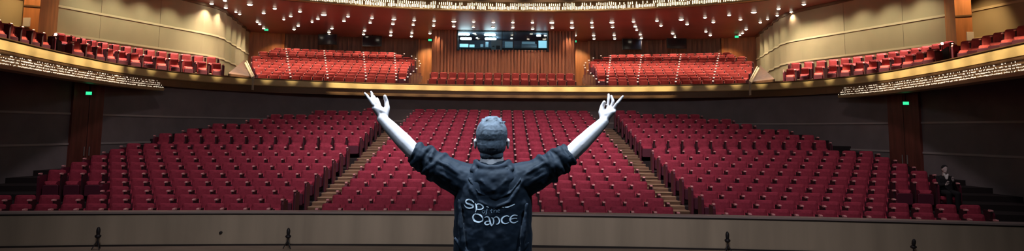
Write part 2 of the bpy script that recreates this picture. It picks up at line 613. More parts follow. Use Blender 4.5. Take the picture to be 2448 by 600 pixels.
# champagne side walls, amber doorways, ribbed rear wall, ceiling
end = [(-15.35, 34.9), (-15.2, 35.6), (-15.3, 36.6)]
side_a = resample([(-18.0, 26.75), (-15.45, 34.2)], 0.4)
bend = crom([(-15.45, 34.2), (-15.22, 35.2), (-15.3, 36.4), (-16.05, 40.2), (-16.95, 44.4)], 0.12)
for i, (x, y) in enumerate(bend):       # shallow vertical flutes in the turned end
    if y > 35.6:
        bend[i] = (x + 0.05 * math.sin(y * 2 * math.pi / 1.5), y)
WB = side_a[:-1] + bend
for s, nm in ((-1, 'wall_left'), (1, 'wall_right')):
    path = WB if s < 0 else mirror(WB)
    wo = struct(MB().sweep(path, [(0, Z_BFL), (0, Z_CEIL), (0.2, Z_CEIL), (0.2, Z_BFL)]).build(nm, M['beige'], smooth=False))
    for h in (4.80, 3.68):
        MB().sweep(path, [(-0.035, zr(h) - 0.045), (-0.035, zr(h) + 0.045), (0.0, zr(h) + 0.045), (0.0, zr(h) - 0.045)]).build('reveal_strip', M['beige_line'], wo)
    MB().sweep(path, [(-0.05, Z_CEIL - 0.14), (-0.05, Z_CEIL), (0.0, Z_CEIL), (0.0, Z_CEIL - 0.14)]).build('cornice', M['bronze'], wo)
    js = MB()
    for i in range(5, len(side_a), 8):
        x, y = side_a[i]
        js.box((-0.008, -0.008, Z_BFL), (0.008, 0.008, Z_CEIL - 0.15), Matrix.Translation((s * abs(x) - s * 0.006, y, 0)))
    js.build('panel_joint', M['pit'], wo)
    # doorway pier of amber wood
    pxo, pxc = (54, 93) if s < 0 else (2324, 2284)
    po, pc = atY(pxo, 50, 24.95), atY(pxc, 50, 25.2)
    P = [(po.x, po.y), (pc.x, pc.y), (s * 17.98, 26.78), (s * 18.7, 26.3)]
    dn = struct(MB().prism(P, Z_BFL, Z_CEIL).build('door_%d' % (3 if s < 0 else 4), M['wood']))
    f0, f1 = Vector((P[0][0], P[0][1], 0)), Vector((P[1][0], P[1][1], 0))
    n_ = Vector((0.35 * -s, -1, 0)).normalized() * 0.03
    hd_ = MB()
    hz = zr(4.45)
    e0, e1 = f0 + n_, f1 + n_
    hd_.add([(f0.x, f0.y, hz), (f1.x, f1.y, hz), (e1.x, e1.y, hz), (e0.x, e0.y, hz), (f0.x, f0.y, hz + 0.06), (f1.x, f1.y, hz + 0.06), (e1.x, e1.y, hz + 0.06), (e0.x, e0.y, hz + 0.06)],
            [(0, 1, 2, 3), (4, 5, 6, 7), (0, 1, 5, 4), (1, 2, 6, 5), (2, 3, 7, 6), (3, 0, 4, 7)])
    hd_.build('door_head', M['bronze'], dn)
    # wall beyond the doorway
    Q = resample([(-20.0, 16.0), (-18.3, 25.9)], 0.5)
    Q = Q if s < 0 else mirror(Q)
    wf = struct(MB().sweep(Q, [(0, Z_BFL), (0, Z_CEIL), (0.2, Z_CEIL), (0.2, Z_BFL)]).build('wall_left_fore' if s < 0 else 'wall_right_fore', M['beige']))
    for h in (4.80, 3.68):
        MB().sweep(Q, [(-0.035, zr(h) - 0.045), (-0.035, zr(h) + 0.045), (0.0, zr(h) + 0.045), (0.0, zr(h) - 0.045)]).build('reveal_strip', M['beige_line'], wf)

RC = (0.0, 5.0)


def pol(r, a):
    return (RC[0] + r * math.sin(math.radians(a)), RC[1] + r * math.cos(math.radians(a)))


def ribbed(path, z0, z1, depth=0.05, step=0.075):
    P = resample(path, step)
    q = []
    for i, p in enumerate(P[:-1]):
        t = Vector((P[i + 1][0] - p[0], P[i + 1][1] - p[1], 0)).normalized()
        d = depth if i % 2 else 0.0
        for e in (p, P[i + 1]):
            q.append((e[0] + t.y * d, e[1] - t.x * d))
    mb = MB()
    V = [(x, y, z0) for x, y in q] + [(x, y, z1) for x, y in q]
    n = len(q)
    mb.add(V, [(i, i + 1, n + i + 1, n + i) for i in range(n - 1)])
    return mb


# angle of a pixel column on the rear wall
def ang_at(px, r):
    lo, hi = -30.0, 30.0
    for _ in range(40):
        mid = (lo + hi) / 2
        x, y = pol(r, mid)
        if project((x, y, zr(5)))[0] < px:
            lo = mid
        else:
            hi = mid
    return (lo + hi) / 2


A = {px: ang_at(px, 43.0) for px in (598, 676, 1000, 1036, 1372, 1408, 1728, 1800)}
for nm, a0, a1, kind in (('wall_rear_left_wood', A[598] - 0.4, A[676], 'wood'), ('wall_rear_left', A[676], A[1000], 'rib'),
                         ('wall_rear_left_passage', A[1000], A[1036] + 1, 'wood'), ('wall_rear_right_passage', A[1372] - 1, A[1408], 'wood'),
                         ('wall_rear_right', A[1408], A[1728], 'rib'), ('wall_rear_right_wood', A[1728], A[1800] + 0.4, 'wood')):
    path = [pol(43.0, a) for a in np.linspace(a0, a1, 24)]
    if kind == 'rib':
        struct(ribbed(path, Z_BFL, Z_CEIL, 0.13, 0.16).build(nm, M['rib_dark']))
    else:
        struct(MB().sweep(path, [(0, Z_BFL), (0, Z_CEIL), (0.2, Z_CEIL), (0.2, Z_BFL)]).build(nm, M['wood']))
for i, px in enumerate((676, 1000, 1408, 1728)):
    x, y = pol(42.93, A[px])
    struct(MB().box((x - 0.09, y - 0.06, Z_BFL), (x + 0.09, y + 0.06, Z_CEIL)).build('trim_%d' % (10 + i), M['wood']))

# control booth
BY = 42.8
bx0, bx1 = atY(1036, 120, BY).x, atY(1372, 120, BY).x
wx0, wx1 = atY(1095, 100, BY).x, atY(1309, 100, BY).x
wz0, wz1 = atY(1204, 119.5, BY).z, atY(1204, 74, BY).z
bf = MB()
for (a, b, z0, z1) in ((bx0, wx0, Z_BFL, Z_CEIL), (wx1, bx1, Z_BFL, Z_CEIL), (wx0, wx1, Z_BFL, wz0), (wx0, wx1, wz1, Z_CEIL)):
    r_ = ribbed([(a, BY), (b, BY)], z0, z1, 0.11, 0.105)
    bf.add(r_.v, r_.f)
struct(bf.build('wall_booth', M['rib']))
for s, x, nm in ((-1, bx0, 'wall_booth_left'), (1, bx1, 'wall_booth_right')):
    r_ = ribbed([(x, 48.2), (x, BY)] if s < 0 else [(x, BY), (x, 48.2)], Z_BFL, Z_CEIL, 0.11, 0.115)
    struct(r_.build(nm, M['rib']))
struct(MB().box((bx0 + 0.3, 47.2, Z_BFL), (bx1 - 0.3, 47.4, Z_CEIL)).build('wall_booth_rear', M['booth']))
struct(MB().box((bx0 + 0.3, BY + 0.15, wz0 - 0.9), (bx1 - 0.3, 47.2, wz0 - 0.8)).build('floor_booth', M['booth']))
struct(MB().box((bx0 + 0.3, BY + 0.15, Z_CEIL - 0.06), (bx1 - 0.3, 47.2, Z_CEIL - 0.01)).build('ceiling_booth', M['booth']))
win = MB()
for lo, hi in (((wx0 - 0.08, BY - 0.1, wz0 - 0.08), (wx1 + 0.08, BY + 0.1, wz0)), ((wx0 - 0.08, BY - 0.1, wz1), (wx1 + 0.08, BY + 0.1, wz1 + 0.08)),
               ((wx0 - 0.08, BY - 0.1, wz0), (wx0, BY + 0.1, wz1)), ((wx1, BY - 0.1, wz0), (wx1 + 0.08, BY + 0.1, wz1))):
    win.box(lo, hi)
wn = struct(win.build('window_1', M['black']))
MB().box((wx0, BY + 0.02, wz0), (wx1, BY + 0.03, wz1)).build('pane', M['glass'], wn)
for px in (1200, 1228):
    x = atY(px, 100, BY).x
    MB().box((x - 0.02, BY - 0.02, wz0), (x + 0.02, BY + 0.06, wz1)).build('mullion', M['black'], wn)

# ceiling above the balcony and the front of the tier above
struct(poly_plate('ceiling', ring, Z_CEIL, M['ceil'], 0.12))
g2 = [p for p in GOLD if p[1] > 12]
tf = struct(MB().sweep(g2, [(0.02, Z_CEIL - 0.06), (0.02, Z_CEIL + 1.6), (0.2, Z_CEIL + 1.6), (0.2, Z_CEIL - 0.06)]).build('wall_upper_tier_front', M['bronze']))
MB().sweep(g2, [(-0.30, Z_CEIL - 0.06), (-0.30, Z_CEIL - 0.01), (0.1, Z_CEIL - 0.01), (0.1, Z_CEIL - 0.06)]).build('lower_lip', M['gold'], tf)
MB().sweep(g2, [(-0.34, Z_CEIL + 0.43), (-0.34, Z_CEIL + 0.75), (0.1, Z_CEIL + 0.75), (0.1, Z_CEIL + 0.43)]).build('upper_lip', M['bronze'], tf)
tc = empty('crystal_chandelier')
tag(tc, 'continuous curtain of lit golden crystal rods along the upper tier front above the ceiling', 'chandelier')
c1 = MB()
for off, dz0, dz1, gp, dr in ((-0.22, 0.01, 0.24, 0.085, 0.05), (-0.13, 0.22, 0.42, 0.11, 0.25)):
    r_ = rods(g2, Z_CEIL + dz0, Z_CEIL + dz1, 0.024, gp, 0.22, off, 1, dr, True)
    c1.add(r_.v, r_.f)
o = c1.build('crystal_drops', M['crystal'], tc)
o['kind'] = 'stuff'
MB().sweep(g2, [(-0.25, Z_CEIL + 0.42), (-0.25, Z_CEIL + 0.43), (-0.1, Z_CEIL + 0.43), (-0.1, Z_CEIL + 0.42)]).build('hanging_rail', M['bronze'], tc)


# ------------------------------------------------------------------ seats
def rrect(w_, z0, z1, r, y, inset=0.0, crown=0.0, n=3):
    """rounded rectangle ring in the xz plane"""
    pts = []
    x0, x1, a, b = -w_ / 2 + inset, w_ / 2 - inset, z0 + inset, z1 - inset
    rr = max(0.006, r - inset)
    for cx, cz, st in ((x1 - rr, b - rr, 0), (x0 + rr, b - rr, 90), (x0 + rr, a + rr, 180), (x1 - rr, a + rr, 270)):
        for k in range(n + 1):
            u = math.radians(st + 90 * k / n)
            x = cx + rr * math.cos(u)
            z = cz + rr * math.sin(u)
            if st < 180:
                z += crown * (1 - (2 * x / w_) ** 2)
            pts.append(Vector((x, y, z)))
    return pts


def cushion(w_, z0, z1, r, t, bulge, tilt, y, crown=0.0):
    R = [rrect(w_, z0, z1, r, t / 2, 0.012, crown), rrect(w_, z0, z1, r, t / 2 - 0.02, 0, crown), rrect(w_, z0, z1, r, -t / 2 + 0.025, 0, crown),
         rrect(w_, z0, z1, r, -t / 2, 0.022, crown), rrect(w_, z0, z1, r, -t / 2 - bulge, 0.085, crown * 0.5)]
    m_ = Matrix.Translation((0, y, z0)) @ Matrix.Rotation(tilt, 4, 'X') @ Matrix.Translation((0, 0, -z0))
    return MB().rings([[m_ @ p for p in q] for q in R])


def arm_meshes():
    x = PITCH_SEAT / 2
    pad = MB()
    pts = [(-0.30, 0.785), (-0.315, 0.80), (-0.30, 0.825), (-0.20, 0.83), (-0.19, 0.786)]
    pad.rings([[Vector((x + dx, y, z)) for y, z in pts] for dx in (-0.034, -0.024, 0.024, 0.034)])
    ped = MB().box((x - 0.022, -0.26, 0.0), (x + 0.022, 0.06, 0.785)).box((x - 0.024, -0.19, 0.785), (x + 0.024, 0.07, 0.80))
    return pad, ped


def make_seat(name, cloth, ends, label):
    """ends: 0 plain, -1 has the row's end panel on -x, 1 on +x"""
    root = empty(name)
    root['label'] = label
    root['category'] = 'seat'
    cushion(0.452, 0.42, 0.90, 0.055, 0.10, 0.018, -0.16, 0.06, 0.012).build('backrest', cloth, root, smooth=False)
    MB().box((-0.2, 0.10, 0.12), (0.2, 0.135, 0.62), Matrix.Rotation(-0.1, 4, 'X')).build('back_shell', M['plum'], root)
    sp = cushion(0.44, 0.17, 0.585, 0.05, 0.11, 0.055, -0.06, -0.12).build('seat_pan', cloth, root)
    R = [rrect(0.42, 0.16, 0.485, 0.04, -0.18), rrect(0.42, 0.16, 0.485, 0.04, -0.235), rrect(0.42, 0.16, 0.485, 0.04, -0.25, 0.012)]
    MB().rings(R).build('seat_shell', M['plum'], sp)
    pad, ped = arm_meshes()
    pad.build('armrest', M['arm'], root)
    ped.build('arm_support', M['armdark'], root)
    if ends == -1:
        p2 = MB()
        p2.v, p2.f = [(x - PITCH_SEAT, y, z) for x, y, z in pad.v], pad.f
        p2.build('armrest', M['arm'], root)
    if ends:
        e = -1 if ends < 0 else 1
        x = e * PITCH_SEAT / 2
        x0, x1 = (x - 0.045, x - 0.005) if e < 0 else (x + 0.023, x + 0.05)
        if e < 0:
            x0, x1 = x - 0.03, x + 0.03
        MB().rings([[Vector((xx, y, z)) for y, z in ((-0.33, 0.02), (-0.35, 0.70), (-0.32, 0.762), (0.12, 0.762), (0.16, 0.70), (0.14, 0.02))] for xx in (x0, x1)]).build('end_panel', M['panel'], root)
    return root


PROTO = {}
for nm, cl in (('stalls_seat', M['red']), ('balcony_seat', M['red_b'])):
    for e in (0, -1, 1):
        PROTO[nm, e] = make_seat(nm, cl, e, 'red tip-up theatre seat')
USED = set()
STUFF = {'stalls_seat': [], 'balcony_seat': []}


def put(nm, e, x, y, z, rz, label, group):
    p = PROTO[nm, e]
    if (nm, e) in USED:
        o = copy_tree(p)
    else:
        KIDS[p] = list(p.children)
        for ch in KIDS[p]:
            KIDS[ch] = list(ch.children)
        USED.add((nm, e))
        o = p
    o.location = (x, y, z)
    o.rotation_euler = (0, 0, rz)
    o['label'] = label
    o['group'] = group
    return o


def behind_performer(px, py):
    return (1100 < px < 1255 and py > 395) or (1142 < px < 1208 and 290 < py < 400)


plan = []     # (size, name, end, x, y, z, rz, label, group)
for k in range(18):
    for i in range(16):
        x = (i - 7.5) * PITCH_SEAT
        y = ROW_Y[k] - x * x / CURV
        e = -1 if i == 0 else (1 if i == 15 else 0)
        j, side = (i, 'left') if i < 8 else (15 - i, 'right')
        lab = 'red stalls seat, centre block, %s row from pit, %s from %s aisle' % (ordw(k), ordw(j), side)
        u, v = project((x, y, ROW_Z[k] + 0.8))
        plan.append((y, 'stalls_seat', e, x, y, ROW_Z[k], math.atan(-2 * x / CURV), lab, 'stalls seats in the centre block', behind_performer(u, v)))
LEFT_PX = [-60, -60, 238, 240, 82, 137, 190, 241, 282, 387, 450, 512, 577, 655, 735, 862]
RIGHT_PX = [2400, 2390, 2134, 2130, 2246, 2231, 2191, 2141, 2099, 1998, 1939, 1879, 1813, 1755, 1680, 1535]
PERSON_SPOT = None
for s, PX, side in ((-1, LEFT_PX, 'left'), (1, RIGHT_PX, 'right')):
    for k in range(16):
        i = 0
        row = []
        while i < 30:
            x = s * (5.58 + (i + 0.5) * PITCH_SEAT * 0.99)
            y = SIDE_Y[k] - x * x / CURV
            xe = x + s * PITCH_SEAT / 2
            u, v = project((xe, y, SIDE_Z[k] + 0.7))
            if (u - PX[k]) * s > 14:
                break
            row.append((x, y))
            i += 1
        for i, (x, y) in enumerate(row):
            e = 0
            if s < 0:
                e = 1 if i == 0 else (-1 if i == len(row) - 1 else 0)
            else:
                e = -1 if i == 0 else (1 if i == len(row) - 1 else 0)
            lab = 'red stalls seat, %s block, %s row from pit, %s from aisle' % (side, ordw(k), ordw(i))
            plan.append((y, 'stalls_seat', e, x, y, SIDE_Z[k], math.atan(-2 * x / CURV), lab, 'stalls seats in the %s block' % side, False))
        if s > 0 and k == 4:
            x, y = row[-1]
            PERSON_SPOT = (x + PITCH_SEAT, y - 0.12, SIDE_Z[k], math.atan(-2 * x / CURV))
ps = make_seat('stalls_seat', M['red'], 1, 'red stalls seat with its pan lowered under the seated person in the black suit')
ps.location, ps.rotation_euler = PERSON_SPOT[:3], (0, 0, PERSON_SPOT[3])
ps['group'] = 'stalls seats in the right block'
for ch in ps.children:
    if ch.name.startswith('seat_pan'):
        ch.matrix_local = Matrix.Translation((0, -0.145, 0.335)) @ Matrix.Rotation(math.pi / 2, 4, 'X') @ Matrix.Translation((0, 0.145, -0.335))
plan.sort(key=lambda q: (q[9], q[0]))
for n, (d, nm, e, x, y, z, rz, lab, grp, hid) in enumerate(plan):
    if n < 300 and not hid:
        put(nm, e, x, y, z, rz, lab, grp)
    else:
        STUFF[nm].append((e, x, y, z, rz))

# balcony seats ------------------------------------------------------
plan = []


def path_len(path):
    acc = [0.0]
    for a, b in zip(path, path[1:]):
        acc.append(acc[-1] + math.hypot(b[0] - a[0], b[1] - a[1]))
    return acc


def along_between(path, z, pxa, pxb, n):
    """n places evenly along the path between two pixel columns -> (x, y, heading)"""
    acc = path_len(path)
    us = [project((x, y, z))[0] if y > 3 else -9e9 for x, y in path]

    def s_at(px):
        for i in range(len(path) - 1):
            if path[i][1] > 12 and path[i + 1][1] > 12 and us[i] <= px <= us[i + 1]:
                return acc[i] + (acc[i + 1] - acc[i]) * (px - us[i]) / (us[i + 1] - us[i])
    sa, sb = s_at(pxa), s_at(pxb)
    out = []
    for k in range(n):
        s = sa + (sb - sa) * (k + 0.5) / n
        for i in range(len(path) - 1):
            if acc[i] <= s <= acc[i + 1]:
                u = (s - acc[i]) / (acc[i + 1] - acc[i])
                a, b = path[i], path[i + 1]
                out.append((a[0] + (b[0] - a[0]) * u, a[1] + (b[1] - a[1]) * u, math.atan2(b[1] - a[1], b[0] - a[0])))
                break
    return out


OFF1, OFF2 = offset_path(GOLD, 0.80), offset_path(GOLD, 1.68)
RISE = 0.36
Z_BOX = Z_BFL + 0.36
box_plat = MB()
for s, side in ((-1, 'left'), (1, 'right')):
    def mpx(a):
        return a if s < 0 else 2408 - a
    for (pa, pb, n, pth, z, nmrow, what) in ((168, 536, 12, OFF1, Z_BOX, 'front', 'front box seat behind the golden rail'),
                                            (134, 522, 14, OFF2, Z_BOX + RISE, 'rear', 'lit rear box seat below the champagne wall'),
                                            (-55, 112, 6, OFF1, Z_BOX, 'outer', 'box seat before the amber doorway')):
        a, b = sorted((mpx(pa), mpx(pb)))
        sp = along_between(pth, z + 0.8, a, b, n)
        for q, (x, y, h) in enumerate(sp):
            jj = n - 1 - q if s < 0 else q
            e = -1 if q == 0 else (1 if q == n - 1 else 0)
            lab = 'red %s, %s side, %s from the centre' % (what, side, ordw(jj))
            plan.append((-2, 'balcony_seat', e, x, y, z, h * 0.62, lab, '%s side balcony box seats' % side))
    pth = [p for p in GOLD if p[0] * s > 0 and 15 < p[1] < 32.0]
    box_plat.sweep(pth, [(0.2, Z_BFL), (0.2, Z_BOX), (1.12, Z_BOX), (1.12, Z_BOX + RISE), (2.3, Z_BOX + RISE), (2.3, Z_BFL)])
struct(box_plat.build('floor_box_platform', M['carpet']))

# two centre rows in front of the booth
for k in range(2):
    for i in range(16):
        x = (i - 7.5) * 0.508
        y = (36.9, 37.85)[k] - x * x / 70
        z = (Z_BFL + 0.10, Z_BFL + 0.54)[k]
        e = -1 if i == 0 else (1 if i == 15 else 0)
        j, side = (i, 'left') if i < 8 else (15 - i, 'right')
        plan.append((-1, 'balcony_seat', e, x, y, z, math.atan(-x / 35), 'red balcony seat below the control booth, %s row, %s from the %s end' % (('front', 'rear')[k], ordw(j), side), 'balcony seats below the control booth'))
cp = MB()
cp.add([(x, y - x * x / 70, z) for x in np.linspace(-4.6, 4.6, 12) for y, z in ((36.3, Z_BFL), (36.3, Z_BFL + 0.10), (37.33, Z_BFL + 0.10))],
       [q for i in range(11) for q in ((3 * i, 3 * i + 3, 3 * i + 4, 3 * i + 1), (3 * i + 1, 3 * i + 4, 3 * i + 5, 3 * i + 2))])
cp.add([(x, y - x * x / 70, z) for x in np.linspace(-4.6, 4.6, 12) for y, z in ((37.32, Z_BFL), (37.32, Z_BFL + 0.54), (42.7, Z_BFL + 0.54))],
       [q for i in range(11) for q in ((3 * i, 3 * i + 3, 3 * i + 4, 3 * i + 1), (3 * i + 1, 3 * i + 4, 3 * i + 5, 3 * i + 2))])
struct(cp.build('floor_centre_platform', M['carpet']))

# raked side blocks
NR = 11
BR = [32.2 + 0.80 * k for k in range(NR)]
BZ = [zr(1.86 + 0.232 * k) for k in range(NR)]
EL = [-23.2, -23.3, -23.35, -23.4, -23.5, -23.5, -23.4, -23.1, -22.7, -22.1, -21.3]       # outer end of each row (degrees)
ER = [-9.7, -9.4, -9.1, -8.8, -8.5, -8.2, -8.1, -8.2, -8.5, -8.9, -9.6]               # end by the passage
AISLES = [-20.3, -16.9, -13.3, -10.4]
ter = MB()
lights = []
for s, side in ((-1, 'left'), (1, 'right')):
    for k in range(NR):
        r = BR[k]
        da = math.degrees(PITCH_SEAT / r)
        lo_, hi_ = EL[k] + (0.5 * da if k % 2 else 0.0), ER[k]
        n = int((hi_ - lo_) / da)
        seats = [(lo_ + (q + 0.5) * da, -1 if q == 0 else (1 if q == n - 1 else 0)) for q in range(n)]
        for q, (ang, e) in enumerate(seats):
            aa = ang if s < 0 else -ang
            x, y = pol(r, aa)
            ee = (e if s < 0 else -e) if q in (0, len(seats) - 1) else 0
            lab = 'orange-red balcony seat, %s raked block, %s row, %s from the outer wall' % (side, ordw(k), ordw(q))
            plan.append((1 + k, 'balcony_seat', ee, x, y, BZ[k], math.radians(-aa), lab, '%s raked balcony seats' % side))
        a0, a1 = (EL[k] - 0.9, ER[k] + 0.35)
        zp = BZ[k - 1] if k else Z_BFL
        rr0, rr1 = r - 0.50, (BR[k + 1] - 0.50 if k < NR - 1 else 42.95)
        n = 14
        V, Fc = [], []
        for q in range(n + 1):
            ang = a0 + (a1 - a0) * q / n
            ang = ang if s < 0 else -ang
            p0, p1 = pol(rr0, ang), pol(rr1, ang)
            V += [(*p0, zp), (*p0, BZ[k]), (*p1, BZ[k]), (*p1, Z_BFL)]
        for q in range(n):
            b = 4 * q
            Fc += [(b, b + 4, b + 5, b + 1), (b + 1, b + 5, b + 6, b + 2)]
        Fc += [(0, 1, 2, 3), (4 * n, 4 * n + 3, 4 * n + 2, 4 * n + 1)]
        ter.add(V, Fc)
        for ai, a in enumerate(AISLES + [ER[k] + 0.12]):
            if a < ER[k] - 0.3 or ai == 4:
                lights.append((s, side, k, ai, a))
struct(ter.build('floor_balcony_rake', M['carpet']))
plan.sort(key=lambda q: q[0])
for n, (d, nm, e, x, y, z, rz, lab, grp) in enumerate(plan):
    if n < 300:
        o = put(nm, e, x, y, z, rz, lab, grp)
        o.scale = (0.9 if d < 0 else 1.0, 1, 1)
    else:
        STUFF[nm].append((e, x, y, z, rz))


# the rest of each kind: one object
def stuff_mesh(nm, spots, obname, label):
    mats, vs, fs, mi = [], [], [], []
    tmpl = {}
    for e in (0, -1, 1):
        T = []
        for ch in KIDS[PROTO[nm, e]]:
            for o in [ch] + KIDS.get(ch, []):
                me = o.data
                T.append(([v.co.copy() for v in me.vertices], [tuple(p.vertices) for p in me.polygons], me.materials[0]))
        tmpl[e] = T
    for e, x, y, z, rz in spots:
        m_ = Matrix.Translation((x, y, z)) @ Matrix.Rotation(rz, 4, 'Z')
        for V, Fc, ma in tmpl[e]:
            if ma not in mats:
                mats.append(ma)
            b = len(vs)
            vs += [tuple(m_ @ v) for v in V]
            fs += [tuple(b + i for i in f) for f in Fc]
            mi += [mats.index(ma)] * len(Fc)
    me = bpy.data.meshes.new(obname)
    me.from_pydata(vs, [], fs)
    for m_ in mats:
        me.materials.append(m_)
    me.polygons.foreach_set('material_index', mi)
    o = link(obname, me)
    tag(o, label, 'seats', kind='stuff')


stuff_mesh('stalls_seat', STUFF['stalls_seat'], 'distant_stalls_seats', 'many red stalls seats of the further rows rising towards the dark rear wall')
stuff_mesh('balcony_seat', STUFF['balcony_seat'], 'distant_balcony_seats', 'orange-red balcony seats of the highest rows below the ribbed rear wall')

# pale glints on the seats, added as glowing blocks between the rows
lp = empty('glow_spot')
MB().box((-0.045, -0.05, 0), (0.045, 0.05, 0.03)).build('spot_base', M['steel'], lp)
MB().box((-0.042, -0.055, 0.03), (0.042, 0.045, 0.055)).build('lamp_lens', M['glint'], lp)  # the glow stands in for a bright reflection, no lamp here
first = True
for s, side, k, ai, a in lights:
    aa = a if s < 0 else -a
    x, y = pol(BR[k] - 0.42, aa)
    if first:
        KIDS[lp] = list(lp.children)
        o = lp
        first = False
    else:
        o = copy_tree(lp)
    o.location = (x, y, BZ[k] + 0.74)
    o.rotation_euler = (0, 0, math.radians(-aa))
    tag(o, 'pale glowing spot, %s raked block, %s column from outside, %s row' % (side, ordw(ai), ordw(k)), 'light', 'glowing spots added between balcony rows')
# posts added to hold up the glowing spots
pm = MB()
for s, side, k, ai, a in lights:
    aa = a if s < 0 else -a
    x, y = pol(BR[k] - 0.42, aa)
    pm.box((x - 0.012, y - 0.012, BZ[k]), (x + 0.012, y + 0.012, BZ[k] + 0.74))
struct(pm.build('trim_20', M['panel']))

# sloping wooden flank and pale railing at the outer end of each raked block
for s, side in ((-1, 'left'), (1, 'right')):
    def mp(px, py, Y):
        p = atY(px, py, Y)
        return Vector((abs(p.x) * s, p.y, p.z))
    a, b, c_ = mp(545, 186, 31.5), mp(584, 143, 38.0), mp(600, 188, 32.6)
    V = []
    for p in (a, b, c_):
        V.append((p.x, p.y, Z_BFL))
    for p, z in ((a, Z_BFL + 0.75), (b, b.z), (c_, Z_BFL + 0.7)):
        V.append((p.x, p.y, z))
    fl_ = MB().add(V, [(0, 1, 2), (3, 4, 5), (0, 1, 4, 3), (1, 2, 5, 4), (2, 0, 3, 5)])
    struct(fl_.build('wall_%s_flank' % side, M['flank']))
    t = empty('stair_railing', (0, 0, 0))
    tag(t, 'pale sloping double stair railing beside the outer end of the %s raked balcony block' % side, 'railing')
    p0, p1 = mp(587, 151, 36.2), mp(604, 186, 31.9)
    q0, q1 = mp(590, 146, 36.4), mp(607, 182, 32.1)
    MB().tube([p0, p1], 0.06).build('handrail', M['beige_line'], t)
    MB().tube([q0, q1], 0.03).build('handrail', M['beige_line'], t)
    for p, q in ((p0, q0), (p1, q1)):
        for e in (p, q):
            MB().tube([e, Vector((e.x, e.y, Z_BFL))], 0.025).build('post', M['steel'], t)

# ------------------------------------------------------------------ ceiling downlights
DL = []
for x, y, z in ((30, 38, 1), (190, 0, 1), (200, 87, 1), (487, 48, 2), (652, 150, 1), (785, 95, 1), (975, 187, 1), (1085, 132, 1), (1370, 170, 2.3), (1300, 220, 1),
                (1660, 190, .9), (1612, 245, 1), (575, 255, .6), (605, 282, .8), (652, 332, .8), (1065, 302, 1), (1015, 345, 1), (1468, 335, 1), (1433, 380, 1),
                (365, 162, .7), (320, 135, .5), (893, 225, .5), (1230, 255, .5)):
    DL.append((500 + x / 5, y / 5, z))
for x, y, z in ((318, 75, 1), (290, 150, .9), (205, 272, 1), (187, 328, 1), (655, 95, 1.8), (640, 168, 1.1), (610, 293, 1), (605, 345, 1), (968, 108, 1), (953, 182, .9),
                (932, 305, 1), (925, 362, 1), (1275, 120, 1), (1267, 195, .9), (1210, 315, .9), (1578, 130, 1.9), (1576, 207, 1), (1883, 133, .9), (1880, 215, .9),
                (2187, 140, .9), (2183, 218, 1.1)):
    DL.append((840 + x / 6.442, 30 + y / 6.442, z))
for x, y, z in ((168, 145, .9), (168, 222, 1.1), (470, 148, .9), (472, 245, 1.2), (768, 150, 1.9), (775, 228, 1), (1075, 150, 1), (1080, 225, 1.7), (1130, 345, .8),
                (1383, 148, .9), (1390, 220, 1.1), (1412, 345, 1.1), (1418, 398, .9), (1692, 145, 1.9), (1703, 217, 1.1), (1727, 340, .9), (1735, 397, .9), (2027, 132, 1),
                (2052, 208, 1.2), (2130, 332, 1), (2147, 388, 1), (2075, 260, .6)):
    DL.append((1200 + x / 6.442, 30 + y / 6.442, z))
for x, y, z in ((52, 243, .9), (100, 300, 1), (342, 228, 1.9), (413, 283, 1), (240, 395, 1), (270, 437, .9), (627, 203, .9), (727, 258, 1), (638, 373, .8), (690, 415, 1),
                (915, 173, .9), (1050, 227, 1), (1210, 140, 2), (1118, 345, 1), (1075, 390, .6), (1045, 412, .6), (1507, 97, 1), (1490, 178, .6), (1660, 135, .9),
                (1288, 262, .7), (1375, 222, .5), (1808, 45, 1), (1985, 82, .8)):
    DL.append((1560 + x / 5, y / 5, z))
proto_dl = {}
rows_named = []
for n, (px, py, sz) in enumerate(DL):
    p = atZ(px, py, Z_CEIL)
    r = 0.10 * (0.55 + 0.45 * sz)
    key = round(sz, 1)
    if key not in proto_dl:
        t = empty('ceiling_downlight')
        ro = r + 0.03
        MB().rings([[Vector((q * math.cos(u), q * math.sin(u), z)) for u in [2 * math.pi * i / 18 for i in range(18)]] for q, z in ((ro, 0), (ro, -0.02), (r, -0.03), (r, 0.0))], False, False).build('trim_ring', M['bronze'], t)
        MB().lathe([(r * 0.3, -0.075), (r * 0.75, -0.062), (r * 0.98, -0.03), (r, 0.0)], 16).build('lamp_lens', M['lens'], t)
        proto_dl[key] = t
        KIDS[t] = list(t.children)
        o = t
    else:
        o = copy_tree(proto_dl[key])
    o.location = (p.x, p.y, Z_CEIL - 0.004)
    rows_named.append((o, p, sz, px, py))
    if sz >= 0.8 and p.y < 46:
        lamp('downlight_lamp', 'SPOT', (p.x, p.y, Z_CEIL - 0.08), 270 * sz, (1.0, 0.76, 0.55), (p.x, p.y - 0.4, 0), 0.08, 118, 0.8)
# name each lamp by ring (counted from the front) and by its place from the centre line of the hall
ringed = {}
for rec in rows_named:
    o, p, sz, px, py = rec
    rad = math.hypot(p.x, p.y - 5)
    side = 'left' if p.x < 0 else 'right'
    ringed.setdefault((side, int((rad - 26) / 2.2)), []).append((abs(math.atan2(p.x, p.y - 5)), o, sz))
keys = sorted({k[1] for k in ringed})
for (side, kr), L in ringed.items():
    L.sort(key=lambda q: q[0])
    for q, (a, o, sz) in enumerate(L):
        tag(o, '%s ceiling downlight, %s half, %s arc from the front, %s from the hall axis' % ('large bright' if sz > 1.5 else ('faint' if sz < .75 else 'round lit'), side, ordw(keys.index(kr)), ordw(q)),
            'light', 'balcony ceiling downlights')

